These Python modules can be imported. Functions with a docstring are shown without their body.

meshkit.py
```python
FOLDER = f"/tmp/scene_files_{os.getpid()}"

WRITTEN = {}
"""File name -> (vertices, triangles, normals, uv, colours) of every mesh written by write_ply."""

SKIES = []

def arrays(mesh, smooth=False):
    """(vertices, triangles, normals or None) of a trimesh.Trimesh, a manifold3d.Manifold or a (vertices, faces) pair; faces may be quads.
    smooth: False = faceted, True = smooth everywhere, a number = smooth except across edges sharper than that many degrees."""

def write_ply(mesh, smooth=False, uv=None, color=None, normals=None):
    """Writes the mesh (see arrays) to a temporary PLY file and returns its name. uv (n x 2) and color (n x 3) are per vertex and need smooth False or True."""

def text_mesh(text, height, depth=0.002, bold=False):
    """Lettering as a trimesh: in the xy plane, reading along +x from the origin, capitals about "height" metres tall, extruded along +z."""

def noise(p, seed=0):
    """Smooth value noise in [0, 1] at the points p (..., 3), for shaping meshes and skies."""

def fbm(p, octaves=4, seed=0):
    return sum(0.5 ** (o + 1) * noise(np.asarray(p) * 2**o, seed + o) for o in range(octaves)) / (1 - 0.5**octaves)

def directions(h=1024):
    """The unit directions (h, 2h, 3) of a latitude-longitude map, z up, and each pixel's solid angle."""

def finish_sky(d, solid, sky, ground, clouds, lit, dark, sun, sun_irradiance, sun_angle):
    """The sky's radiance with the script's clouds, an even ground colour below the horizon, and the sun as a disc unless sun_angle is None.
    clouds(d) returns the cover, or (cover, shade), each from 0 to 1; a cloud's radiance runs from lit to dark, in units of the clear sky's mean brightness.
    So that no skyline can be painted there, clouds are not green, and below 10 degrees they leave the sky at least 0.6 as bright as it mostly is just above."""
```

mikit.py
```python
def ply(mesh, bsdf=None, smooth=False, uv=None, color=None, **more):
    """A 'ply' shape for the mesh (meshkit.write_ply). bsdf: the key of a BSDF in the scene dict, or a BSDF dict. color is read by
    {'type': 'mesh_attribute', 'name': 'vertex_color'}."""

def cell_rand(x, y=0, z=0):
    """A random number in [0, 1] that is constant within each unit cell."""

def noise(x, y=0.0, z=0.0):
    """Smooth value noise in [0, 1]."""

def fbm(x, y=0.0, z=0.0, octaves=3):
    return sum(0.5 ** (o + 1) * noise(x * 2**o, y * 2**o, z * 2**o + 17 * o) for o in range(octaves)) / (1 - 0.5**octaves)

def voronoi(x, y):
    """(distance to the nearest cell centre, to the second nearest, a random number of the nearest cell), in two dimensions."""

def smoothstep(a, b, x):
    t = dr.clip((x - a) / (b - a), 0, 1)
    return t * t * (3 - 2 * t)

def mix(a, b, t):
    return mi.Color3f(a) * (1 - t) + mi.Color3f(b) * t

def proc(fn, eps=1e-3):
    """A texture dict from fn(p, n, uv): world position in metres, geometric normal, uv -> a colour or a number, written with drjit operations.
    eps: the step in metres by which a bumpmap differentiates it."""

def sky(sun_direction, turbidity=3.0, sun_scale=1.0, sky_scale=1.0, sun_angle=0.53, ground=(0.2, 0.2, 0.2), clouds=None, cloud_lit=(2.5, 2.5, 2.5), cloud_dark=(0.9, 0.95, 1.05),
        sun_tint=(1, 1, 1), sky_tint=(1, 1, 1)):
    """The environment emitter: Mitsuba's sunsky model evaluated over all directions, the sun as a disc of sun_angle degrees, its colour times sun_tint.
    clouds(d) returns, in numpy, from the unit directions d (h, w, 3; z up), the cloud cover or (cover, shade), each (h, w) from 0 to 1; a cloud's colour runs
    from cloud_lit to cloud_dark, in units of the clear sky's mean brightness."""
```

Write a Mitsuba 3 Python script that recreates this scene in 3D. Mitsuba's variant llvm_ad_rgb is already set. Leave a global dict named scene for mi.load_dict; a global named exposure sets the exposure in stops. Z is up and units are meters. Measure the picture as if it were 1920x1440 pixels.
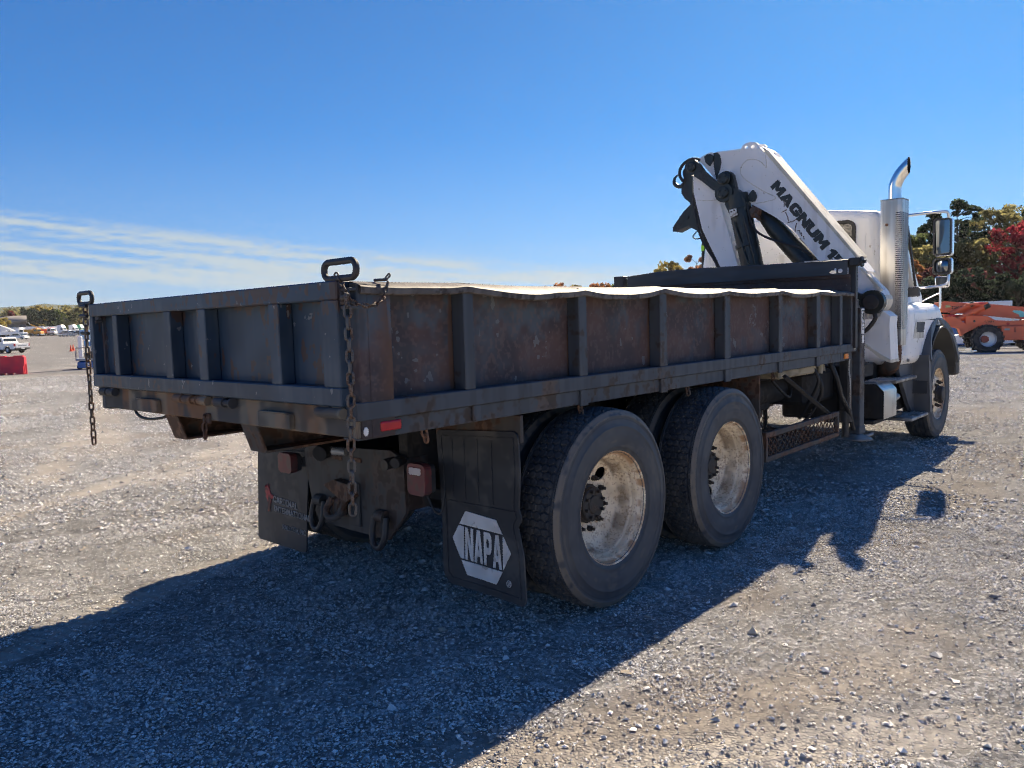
import math, random
import numpy as np, trimesh, mitsuba as mi, drjit as dr, manifold3d as m3
import mikit, meshkit
from mikit import voronoi, cell_rand, smoothstep, mix
from shapely.geometry import Polygon, Point, box as sbox
from shapely import affinity
from shapely.ops import unary_union
from scipy.spatial import ConvexHull

# ------------------------------------------------------------------ camera, sky, exposure
EYE = np.array([2.328221, -1.730914, 1.493694])
FWD = np.array([-0.664764, 0.742769, -0.079891]); UP = np.array([-0.031002, 0.079420, 0.996359])
scene, labels = {}, {}
T4 = mi.ScalarTransform4f
scene['camera'] = {'type': 'perspective', 'fov': 66.95105, 'fov_axis': 'x', 'near_clip': 0.05, 'far_clip': 12000.0,
                   'to_world': T4().look_at(origin=EYE.tolist(), target=(EYE + FWD).tolist(), up=UP.tolist())}
exposure = 3.1
SUN = (-0.285, 1.38, 1.0)

def clouds(d):
    az = np.degrees(np.arctan2(d[..., 0], d[..., 1])); el = np.degrees(np.arcsin(np.clip(d[..., 2], -1, 1)))
    # thin cirrus bands low over the horizon, all round; they thin out towards the sun's side
    def streak(k, tilt, su, sv, seed):
        u = az * su; v = (el + tilt * (az + 75)) * sv
        w = meshkit.fbm(np.stack([u * .5, v * .3, 0 * u + seed], -1), 3, seed)
        return meshkit.fbm(np.stack([u, v + 2.2 * w, 0 * u + seed + k], -1), 5, seed)
    a = streak(0, .088, .06, 1.1, 3); b = streak(1, .11, .13, 3.2, 11); c = streak(2, .03, .06, 1.4, 23)
    wob = .9 * (meshkit.fbm(np.stack([az * .05, 0 * az, 0 * az + 4], -1), 3, 5) - .5)
    top = 7.7 - .088 * (az + 75) + wob
    band = np.clip((top - el) / .7, 0, 1) * np.clip((el - 2.6 + .035 * (az + 75)) / 1.5, 0, 1)
    side = np.clip((-18 - az) / 20, 0, 1) * np.clip((az + 170) / 40, 0, 1)
    fibre = np.clip(.44 + 2.2 * (a - .46) + 2.6 * (b - .5) + 2.2 * (streak(5, .10, .22, 6.5, 41) - .5), 0, 1)
    low = np.clip((6.0 - el) / 3.0, 0, 1) * np.clip(.35 + 2.4 * (c - .5), 0, 1) * .6
    veil = .48 * np.clip((14 - el) / 14, 0, 1) ** 1.4
    cov = np.clip(band * fibre * .95 + low, 0, 1) * side
    return np.clip(veil + (1 - veil) * cov, 0, 1)

scene['sky'] = mikit.sky(SUN, turbidity=2.0, sun_scale=1.0, sun_tint=(.96, 1.0, 1.06), sky_scale=0.43, clouds=clouds, cloud_lit=(2.35, 2.8, 3.1), cloud_dark=(1.8, 2.1, 2.6), ground=(0.2, 0.19, 0.17), sky_tint=(0.23, 0.61, 1.06))

# ------------------------------------------------------------------ mesh helpers
def mesh(v, f):
    f = np.asarray(f, int)
    if f.shape[1] == 4: f = np.vstack([f[:, [0, 1, 2]], f[:, [0, 2, 3]]])
    return trimesh.Trimesh(np.asarray(v, float), f, process=False)
def cat(*ms):
    l = []
    for m in ms: l.extend(m if isinstance(m, (list, tuple)) else [m])
    return trimesh.util.concatenate(l)
def hull(pts):
    pts = np.asarray(pts, float); h = ConvexHull(pts); f = h.simplices.copy()
    c = pts[h.vertices].mean(0)
    n = np.cross(pts[f[:, 1]] - pts[f[:, 0]], pts[f[:, 2]] - pts[f[:, 0]])
    flip = ((pts[f].mean(1) - c) * n).sum(1) < 0
    f[flip] = f[flip][:, ::-1]
    m = mesh(pts, f); m.remove_unreferenced_vertices(); return m
def box(x0, x1, y0, y1, z0, z1, b=0.003):
    x0, x1 = min(x0, x1), max(x0, x1); y0, y1 = min(y0, y1), max(y0, y1); z0, z1 = min(z0, z1), max(z0, z1)
    b = min(b, .3 * min(x1 - x0, y1 - y0, z1 - z0))
    if b <= 0:
        m = trimesh.creation.box((x1 - x0, y1 - y0, z1 - z0)); m.apply_translation(((x0 + x1) / 2, (y0 + y1) / 2, (z0 + z1) / 2)); return m
    P = []
    for X, sx in ((x0, 1), (x1, -1)):
        for Y, sy in ((y0, 1), (y1, -1)):
            for Z, sz in ((z0, 1), (z1, -1)):
                P += [(X + sx * b, Y + sy * b, Z), (X + sx * b, Y, Z + sz * b), (X, Y + sy * b, Z + sz * b)]
    return hull(P)
AX = {'x': (1, 2, 0), 'y': (0, 2, 1), 'z': (0, 1, 2)}   # polygon axes a, b and the axis of extrusion
def prism(poly, axis, a, b):
    if not isinstance(poly, Polygon) and not hasattr(poly, 'geoms'): poly = Polygon(poly)
    poly = poly.buffer(0)
    out = []
    for g in getattr(poly, 'geoms', [poly]):
        if g.area < 1e-9: continue
        m = trimesh.creation.extrude_polygon(g, abs(b - a), engine='earcut')
        v = np.zeros_like(m.vertices); i, j, k = AX[axis]
        v[:, i], v[:, j], v[:, k] = m.vertices[:, 0], m.vertices[:, 1], m.vertices[:, 2] + min(a, b)
        f = m.faces[:, ::-1] if axis == 'y' else m.faces
        out.append(mesh(v, f))
    return cat(*out)
def sheet(poly, axis, a):
    """one flat face, for panes"""
    m = prism(poly, axis, a, a + .01); k = AX[axis][2]
    return mesh(m.vertices, m.faces[np.all(np.abs(m.vertices[m.faces][:, :, k] - a) < 1e-6, axis=1)])
def spline(pts, n=8, closed=False):
    P = np.asarray(pts, float); N = len(P); out = []
    for i in range(N if closed else N - 1):
        p0, p1, p2, p3 = (P[(i - 1) % N], P[i], P[(i + 1) % N], P[(i + 2) % N]) if closed else (P[max(i - 1, 0)], P[i], P[i + 1], P[min(i + 2, N - 1)])
        for t in np.linspace(0, 1, n, endpoint=False):
            out.append(.5 * (2 * p1 + (p2 - p0) * t + (2 * p0 - 5 * p1 + 4 * p2 - p3) * t * t + (3 * p1 - p0 - 3 * p2 + p3) * t ** 3))
    if not closed: out.append(P[-1])
    return np.array(out)
def tube(pts, r, sides=8, closed=False, cap=True):
    P = np.asarray(pts, float); N = len(P)
    t = (np.roll(P, -1, 0) - np.roll(P, 1, 0)) if closed else np.gradient(P, axis=0)
    t /= np.linalg.norm(t, axis=1, keepdims=True) + 1e-12
    a = np.cross(t[0], [0, 0, 1.0] if abs(t[0][2]) < .9 else [1.0, 0, 0]); a /= np.linalg.norm(a)
    A = []
    for i in range(N):
        a = a - t[i] * (a @ t[i]); a /= np.linalg.norm(a) + 1e-12; A.append(a)
    A = np.array(A); B = np.cross(t, A); g = np.arange(sides) * 2 * np.pi / sides
    R = np.broadcast_to(r, (N,))[:, None, None]
    v = (P[:, None] + R * (np.cos(g)[None, :, None] * A[:, None] + np.sin(g)[None, :, None] * B[:, None])).reshape(-1, 3)
    i, j = np.meshgrid(np.arange(N if closed else N - 1), np.arange(sides), indexing='ij'); i2 = (i + 1) % N
    q = np.stack([i * sides + j, i * sides + (j + 1) % sides, i2 * sides + (j + 1) % sides, i2 * sides + j], -1).reshape(-1, 4)
    f = np.vstack([q[:, [0, 1, 2]], q[:, [0, 2, 3]]])
    if cap and not closed:
        v = np.vstack([v, P[:1], P[-1:]]); k = np.arange(sides)
        f = np.vstack([f, np.stack([k * 0 + len(v) - 2, (k + 1) % sides, k], 1), np.stack([k * 0 + len(v) - 1, (N - 1) * sides + k, (N - 1) * sides + (k + 1) % sides], 1)])
    return mesh(v, f)
def cyl(p, q, r, sides=20, r2=None):
    p, q = np.array(p, float), np.array(q, float); t = q - p
    if r2 is None: return tube([p, q], r, sides)
    return tube([p, q], [r, r2], sides)
def lathe(prof, n=48, axis='x'):
    """prof: (radius, along-axis) list"""
    pr = np.asarray(prof, float); g = np.arange(n) * 2 * np.pi / n
    v = np.stack([np.repeat(pr[:, 1], n), (pr[:, :1] * np.cos(g)).ravel(), (pr[:, :1] * np.sin(g)).ravel()], 1)
    i, j = np.meshgrid(np.arange(len(pr) - 1), np.arange(n), indexing='ij')
    q = np.stack([i * n + j, i * n + (j + 1) % n, (i + 1) * n + (j + 1) % n, (i + 1) * n + j], -1).reshape(-1, 4)
    if axis == 'z': v = v[:, [1, 2, 0]]
    if axis == 'y': v = v[:, [1, 0, 2]]
    return mesh(v, q)
def man(m): 
    return m3.Manifold(m3.Mesh(np.asarray(m.vertices, np.float32), np.asarray(m.faces, np.uint32)))
def unman(M):
    k = M.to_mesh(); return mesh(k.vert_properties[:, :3], k.tri_verts)
def ball_hull(pts, r, seg=20):
    """convex body through balls: pts (x, y, z) or (x, y, z, r)"""
    return m3.Manifold.batch_hull([m3.Manifold.sphere(p[3] if len(p) > 3 else r, seg).translate(tuple(p[:3])) for p in pts])
def mprism(poly, axis, a, b):
    return man(trimesh.Trimesh(*(lambda m: (m.vertices, m.faces))(prism(poly, axis, a, b)), process=True))
def rrect(x0, x1, y0, y1, r):
    return sbox(x0 + r, y0 + r, x1 - r, y1 - r).buffer(r, 6)
def ellipse(cx, cy, a, b, n=40):
    g = np.arange(n) * 2 * np.pi / n; return Polygon(np.stack([cx + a * np.cos(g), cy + b * np.sin(g)], 1))
def place(m, loc=(0, 0, 0), yaw=0, sx=1):
    m = m.copy(); c, s = math.cos(yaw), math.sin(yaw); v = m.vertices * np.array([sx, 1, 1])
    m = mesh(np.stack([c * v[:, 0] - s * v[:, 1], s * v[:, 0] + c * v[:, 1], v[:, 2]], 1) + np.array(loc), m.faces[:, ::-1] if sx < 0 else m.faces)
    return m
def onto(m, o, ux, uy):
    """mesh in the xy plane -> plane at o with directions ux, uy"""
    ux, uy = np.array(ux, float), np.array(uy, float); n = np.cross(ux, uy); n /= np.linalg.norm(n)
    v = m.vertices; return mesh(np.array(o) + v[:, :1] * ux + v[:, 1:2] * uy + v[:, 2:3] * n, m.faces)

def add(key, m, mat, smooth=30, label=None, category=None, group=None, kind=None, **kw):
    k, n = key, 0
    while k in scene:
        n += 1; k = f'{key}_{n:03d}'
    scene[k] = mikit.ply(m, mat, smooth=smooth, **kw)
    d = {a: b for a, b in (('label', label), ('category', category), ('group', group), ('kind', kind)) if b}
    if d: labels[k] = d
    return k
used = set()
def thing(name, label, category, group=None):
    k, n = name, 0
    while k in used:
        n += 1; k = f'{name}_{n:03d}'
    used.add(k); labels[k] = {'label': label, 'category': category}
    if group: labels[k]['group'] = group
    return k

# ------------------------------------------------------------------ materials
def noise(x, y=0.0, z=0.0):
    """value noise in [0, 1], one shared hash base for the eight corners"""
    P = [mi.Float(v) for v in (x, y, z)]; I = [dr.floor(v) for v in P]; t = [v - a for v, a in zip(P, I)]; t = [a * a * (3 - 2 * a) for a in t]
    U = [mi.UInt32(mi.Int32(a)) for a in I]; b = U[0] * 374761393 + U[1] * 668265263 + U[2] * 2147483647
    def c(o):
        h = b + (o & 0xFFFFFFFF); h = (h ^ (h >> 13)) * 1274126177
        return mi.Float((h ^ (h >> 16)) & 0xFFFF)
    def e(o): return dr.lerp(c(o), c(o + 374761393), t[0])
    return dr.lerp(dr.lerp(e(0), e(668265263), t[1]), dr.lerp(e(2147483647), e(668265263 + 2147483647), t[1]), t[2]) * (1 / 65535)
def fbm(x, y=0.0, z=0.0, octaves=3):
    return sum(.5 ** (o + 1) * noise(x * 2 ** o, y * 2 ** o, z * 2 ** o + 17 * o) for o in range(octaves)) / (1 - .5 ** octaves)
def mat(key, col, rough=.6, metal=0.0, bump=None, bscale=.001, spec=.5, clear=0.0, eps=.001):
    c = mikit.proc(col) if callable(col) else {'type': 'rgb', 'value': list(col)}
    r = mikit.proc(rough) if callable(rough) else float(rough)
    b = {'type': 'principled', 'base_color': c, 'roughness': r, 'metallic': float(metal), 'specular': float(spec)}
    if clear: b['clearcoat'] = float(clear); b['clearcoat_gloss'] = .9
    if bump: b = {'type': 'bumpmap', 'arbitrary': mikit.proc(bump, eps), 'scale': float(bscale), 'bsdf': b}
    scene[key] = {'type': 'twosided', 'bsdf': b}

def f3(p, s, o=2): return fbm(p.x * s + 31.7, p.y * s + 11.3, p.z * s + 5.1, o)
def vstreak(p, s=26, z=2.5): return fbm(p.x * s + 9, p.y * s + 4, p.z * z + 2, 2)
def rust_fn(base, rust, dark, th=.5, s=5.0, w=.07):
    def fn(p, n, uv):
        l, h, st = f3(p, s, 3), f3(p, s * 7), vstreak(p)
        c = mix(base, dark, smoothstep(.35, .7, st) * .6)
        r = mix(rust, [x * .45 for x in rust], smoothstep(.4, .65, h))
        return mix(c, r, smoothstep(th - w, th + w, .55 * l + .3 * h + .15 * st))
    return fn
def grain(p, n, uv): return f3(p, 75, 2)

def tg_col(p, n, uv):
    up = smoothstep(1.5, 1.67, p.z)
    a = .5 * f3(p, 6, 3) + .25 * vstreak(p, 38, 3.0) + .25 * f3(p, 40)
    c = mix([.026, .051, .085], [.018, .034, .057], smoothstep(.35, .65, f3(p, 4)))
    c = mix(c, [.070, .090, .113], .45 * smoothstep(.5, .8, .5 * vstreak(p, 30, 1.2) + .5 * f3(p, 9)))
    c = mix(c, [.064, .038, .030], smoothstep(.555 - .075 * up, .60 - .075 * up, a) * .9)
    chips = smoothstep(.735, .75, .6 * f3(p, 24, 2) + .4 * f3(p, 70))
    return mix(c, [.213, .213, .213], chips * .6)
mat('tailgate_paint', tg_col, .5, 0, grain, .0012)
def side_col(p, n, uv):
    l, h = f3(p, 2.6, 3), f3(p, 13, 3)
    c = mix([.098, .058, .052], [.050, .038, .042], smoothstep(.3, .7, f3(p, 6)))
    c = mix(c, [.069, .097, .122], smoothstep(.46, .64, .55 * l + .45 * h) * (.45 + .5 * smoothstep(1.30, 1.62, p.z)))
    c = mix(c, [.126, .088, .077], .5 * smoothstep(.48, .72, f3(p, 60, 2)))
    c = mix(c, [.035, .030, .032], .55 * smoothstep(.55, .75, .6 * vstreak(p, 9, 1.2) + .4 * h))
    d = mi.Float(9)
    for yc in (.19, .58, 1.39, 2.16, 2.97, 3.83, 4.58, 5.11): d = dr.minimum(d, dr.abs(p.y - yc))
    c = mix(c, [.105, .052, .030], .75 * smoothstep(.10, .01, d) * smoothstep(.42, .6, vstreak(p, 22, 2.2)))
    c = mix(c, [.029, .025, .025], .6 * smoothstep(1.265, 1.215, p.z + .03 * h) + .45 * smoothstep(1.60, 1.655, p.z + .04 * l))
    return mix(c, [.168, .181, .185], .55 * smoothstep(.715, .74, .5 * f3(p, 11, 2) + .5 * f3(p, 34)))
mat('side_rust', side_col, .75, 0, grain, .0016)
mat('frame_steel', rust_fn((.053, .063, .078), (.088, .062, .050), (.034, .041, .051), .57), .58)
def sill_col(p, n, uv):
    a = .5 * f3(p, 5, 3) + .5 * vstreak(p, 12, 1.0)
    c = mix([.095, .082, .068], [.050, .049, .052], smoothstep(.4, .62, f3(p, 4)))
    c = mix(c, [.185, .088, .040], smoothstep(.47, .60, a) * .9)
    c = mix(c, [.24, .21, .155], .5 * smoothstep(.5, .7, vstreak(p, 9, 2)))
    return mix(c, [.03, .03, .032], .6 * smoothstep(.56, .68, f3(p, 9)))
mat('sill_rust', sill_col, .75, 0, grain, .0015)
mat('beam_rust', rust_fn((.075, .065, .057), (.158, .078, .045), (.045, .042, .041), .48), .75)
mat('lip_metal', rust_fn((.128, .109, .095), (.085, .060, .047), (.068, .056, .049), .54, 8), .6)
mat('black_steel', rust_fn((.029, .030, .033), (.065, .044, .036), (.018, .019, .021), .6), .5)
mat('dark_grime', rust_fn((.020, .020, .021), (.040, .032, .026), (.012, .012, .013), .55), .75)
mat('plate_paint', rust_fn((.053, .053, .053), (.089, .058, .047), (.032, .032, .032), .57, 4), .65)
mat('chain_steel', rust_fn((.105, .101, .098), (.168, .101, .070), (.056, .052, .049), .5, 30), .5, .4)
def tyre_col(p, n, uv):
    c = mix([.026, .031, .040], [.044, .050, .058], smoothstep(.35, .65, f3(p, 9)))
    c = mix(c, [.105, .098, .088], .4 * smoothstep(.45, .72, f3(p, 22, 2)))
    return mix(c, [.15, .13, .105], .6 * smoothstep(.30, .0, p.z) * smoothstep(.35, .6, f3(p, 14)))
mat('tyre_rubber', tyre_col, .72)
def wall_col(p, n, uv):
    # uv.y is the radius: dusty shoulder ring, scuffed streaks round the sidewall
    c = mix([.036, .044, .058], [.055, .064, .076], smoothstep(.3, .7, f3(p, 7, 3)))
    c = mix(c, [.074, .080, .090], .3 * smoothstep(.5, .75, .6 * f3(p, 30) + .4 * fbm(uv.x * 30, uv.y * 60, 3.0, 2)))
    c = mix(c, [.023, .027, .033], .5 * smoothstep(.006, .0, dr.abs(uv.y - .465)) + .4 * smoothstep(.015, .0, dr.abs(uv.y - .315)))
    c = mix(c, [.156, .136, .113], .85 * smoothstep(.474, .490, uv.y) * smoothstep(.15, .5, f3(p, 24)))
    return mix(c, [.117, .105, .086], .35 * smoothstep(.60, .76, .5 * f3(p, 16) + .5 * fbm(uv.x * 25, uv.y * 40, 1.0, 2)))
mat('tyre_wall', wall_col, .6)
def rim_col(p, n, uv):
    a = .3 * f3(p, 14, 2) + .7 * f3(p, 110, 2)
    c = mix([.80, .68, .51], [.67, .55, .39], smoothstep(.4, .65, f3(p, 11)))
    c = mix(c, [.34, .21, .12], smoothstep(.50, .66, a) * .6)
    c = mix(c, [.40, .23, .12], .95 * smoothstep(.262, .290, uv.y) * smoothstep(.34, .58, f3(p, 25)))
    return mix(c, [.16, .11, .08], .75 * smoothstep(.016, .0, dr.abs(uv.y - .243)) * smoothstep(.3, .55, f3(p, 16)))
mat('rim_paint', rim_col, .5)
mat('hub_black', rust_fn((.026, .026, .028), (.06, .042, .035), (.015, .015, .016), .55, 20), .55)
def flap_col(p, n, uv):
    c = mix([.018, .022, .029], [.030, .035, .043], smoothstep(.35, .7, f3(p, 5)))
    c = mix(c, [.085, .082, .078], .45 * smoothstep(.52, .74, f3(p, 13, 3)) + .2 * smoothstep(.5, .2, p.z))
    return mix(c, [.15, .13, .105], .6 * smoothstep(.9, 1.0, p.z) * smoothstep(.35, .6, f3(p, 8)))
mat('flap_rubber', flap_col, .6)
def print_col(p, n, uv):
    c = mix([.66, .65, .64], [.55, .53, .51], smoothstep(.4, .7, f3(p, 12)))
    return mix(c, [.26, .23, .19], .6 * smoothstep(.66, .74, .5 * f3(p, 14, 3) + .5 * f3(p, 60)))
mat('white_print', print_col, .6)
mat('faded_print', lambda p, n, uv: mix([.28, .28, .28], [.16, .16, .16], smoothstep(.5, .7, f3(p, 20))), .6)
mat('red_print', lambda p, n, uv: mix([.33, .035, .045], [.06, .02, .022], smoothstep(.48, .62, f3(p, 40))), .6)
def white_fn(base, dirt, th):
    def fn(p, n, uv):
        c = mix(base, [x * .9 for x in base], smoothstep(.3, .7, f3(p, 2.5)))
        c = mix(c, dirt, .45 * smoothstep(th, th + .2, .6 * vstreak(p, 18, 1.6) + .4 * f3(p, 6)))
        return mix(c, [.20, .14, .09], .7 * smoothstep(.71, .74, .5 * f3(p, 20, 3) + .5 * f3(p, 70)))
    return fn
mat('truck_white', white_fn((.82, .825, .83), (.5, .48, .44), .55), .32, 0, None, clear=.4)
mat('crane_white', white_fn((.84, .835, .83), (.56, .53, .50), .54), .42)
mat('crane_edge', white_fn((.66, .62, .52), (.35, .30, .22), .45), .5)
mat('crane_dark', rust_fn((.020, .027, .026), (.04, .034, .03), (.012, .016, .016), .6, 7), .38)
mat('rubber_black', (.018, .018, .019), .55)
mat('faded_plastic', lambda p, n, uv: mix([.072, .080, .092], [.105, .112, .122], smoothstep(.35, .7, f3(p, 5))), .5)
mat('black_plastic', lambda p, n, uv: mix([.030, .032, .036], [.048, .05, .054], smoothstep(.35, .7, f3(p, 6))), .55)
mat('vinyl', lambda p, n, uv: mix([.036, .043, .050], [.056, .063, .070], smoothstep(.35, .7, fbm(p.x * 2.2, p.y * 9, p.z * 11, 3))), .5, 0, lambda p, n, uv: fbm(p.x * 5 + p.z * 8, p.y * 10, p.z * 26, 3), .012, eps=.004)
mat('chrome', (.80, .81, .83), .10, 1.0)
def alu_col(p, n, uv): return mix([.62, .61, .58], [.40, .38, .35], smoothstep(.4, .75, .5 * f3(p, 5) + .5 * vstreak(p, 30, 1.0)))
mat('aluminium', alu_col, .34, .9)
mat('step_metal', lambda p, n, uv: mix([.42, .41, .39], [.24, .22, .20], smoothstep(.4, .7, f3(p, 14))), .5, .5)
mat('red_lens', (.42, .012, .022), .22)
mat('red_dusty', lambda p, n, uv: mix([.15, .035, .040], [.11, .05, .048], smoothstep(.35, .65, f3(p, 25))), .5)
mat('white_lens', (.55, .50, .50), .4)
mat('orange_lens', (.75, .22, .02), .3)
mat('white_tag', lambda p, n, uv: mix([.74, .73, .70], [.42, .36, .28], smoothstep(.5, .7, f3(p, 60))), .6)
mat('lime_tag', (.35, .75, .05), .6)
mat('seat_dark', (.03, .03, .033), .8); mat('headliner', (.045, .045, .05), .8)
mat('mirror_glass', (.20, .22, .24), .04, 1.0)
mat('cream_tank', lambda p, n, uv: mix([.34, .30, .22], [.16, .13, .09], smoothstep(.4, .7, f3(p, 9))), .6)
scene['window_glass'] = {'type': 'thindielectric', 'int_ior': 1.5}
# ground
def cells(x, y):
    """(distance to the nearest centre, gap to the second, its random number)"""
    a, b, r = voronoi(x, y); return a, b - a, r
# worn wheel lines over the yard: point, direction, half width, reach along it, tone
LINES = [(-2.12, 0, -.34, 1, .13, -2.0, 7.0, 1.0), (.55, 0, .50, 1, .20, -.4, 2.3, .35), (.706, 0, .76, 1, .15, -.3, 2.0, 1.0), (-5.0, 0, -.62, 1, .16, -2, 9, .8), (-9.0, 2, -.9, .4, .22, -3, 12, .7), (-13, 4, -.95, .35, .3, -6, 16, .7), (3.4, 6, .3, 1, .25, -3, 14, .6)]
def on_line(px, py, l, e, clip):
    n = math.hypot(l[2], l[3]); dx, dy = l[2] / n, l[3] / n
    u = ((px - l[0]) * dy - (py - l[1]) * dx) / l[4]; t = (px - l[0]) * dx + (py - l[1]) * dy
    return e(-u * u * u * u) * clip((t - l[5]) * 2) * clip((l[6] - t) * 2), u, t
def ground_col(p, n, uv):
    w = .02 * noise(p.x * 30, p.y * 30)
    a, gap, r = cells((p.x + w) * 64, (p.y - w) * 64)
    g = mix([.20, .198, .195], [.60, .592, .58], r * r)
    g = mix(g, [.34, .29, .24], .5 * smoothstep(.86, .96, cell_rand(dr.floor(r * 9999), 3)))
    g = mix(g, [.09, .087, .084], .8 * smoothstep(.12, .0, gap))
    # clumps that still read at a distance
    g = g * (.62 + .55 * noise(p.x * 11, p.y * 11, 1.0) + .25 * noise(p.x * 2.6 + p.y * .8, p.y * 2.6 - p.x * .8, 2.0))
    t = .5 * fbm(p.x * .55 + 3, p.y * .55, 1.0, 3) + .5 * fbm((p.x * .93 + p.y * .36) * .8, (p.y * .93 - p.x * .36) * .16, 4.0, 3)
    f = .5 * noise(p.x * 70, p.y * 70) + .5 * noise(p.x * 13, p.y * 13, 3.0)
    tan, brown = mix([.42, .385, .335], [.62, .575, .51], f), mix([.22, .185, .15], [.34, .29, .24], f)
    g = mix(g, brown, .55 * smoothstep(.56, .68, fbm(p.x * 1.1 + 9, p.y * .7, 2.0, 3)))
    g = mix(g, tan, smoothstep(.60, .68, t + .06 * (r - .5)) * .7)
    for l in LINES:
        k, u, s_ = on_line(p.x, p.y, l, dr.exp, lambda v: dr.clip(v, 0, 1))
        g = mix(g, mix(brown, tan, l[7]), k * (.55 + .4 * noise(p.x * 5, p.y * 5, 8.0)))
    return g * (0.68 + .28 * noise(p.x * .5, p.y * .5, 9.0))
def ground_bump(p, n, uv):
    a, gap, r = cells(p.x * 64, p.y * 64)
    return smoothstep(0, .35, gap) * (.4 + .6 * r)
mat('gravel_ground', ground_col, .85, 0, ground_bump, .007, spec=.25, eps=.002)
mat('stone', {'type': 'mesh_attribute', 'name': 'vertex_color'} if 0 else (.3, .3, .3), .8, spec=.3)
scene['stone']['bsdf']['base_color'] = {'type': 'mesh_attribute', 'name': 'vertex_color'}

# ------------------------------------------------------------------ terrain
def lerp(x, xs, ys): return np.interp(x, xs, ys)
def sst(a, b, x):
    t = np.clip((x - a) / (b - a), 0, 1); return t * t * (3 - 2 * t)
def terrain(x, y):
    x, y = np.asarray(x, float), np.asarray(y, float)
    dx, dy = x - 2.3, y + 1.7; r = np.hypot(dx, dy); az = np.arctan2(dx, dy)
    right = lerp(r, [0, 12, 42, 105, 200, 600, 3000], [0, 0, -.54, -2.66, -3.2, -2, 6])
    left = lerp(r, [0, 12, 45, 110, 200, 310, 600, 3000], [0, 0, -.35, -.35, .6, 1.5, 1.7, 10])
    w = sst(-1.05, -.35, az) * sst(2.6, 1.6, az)
    return left * (1 - w) + right * w
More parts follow.
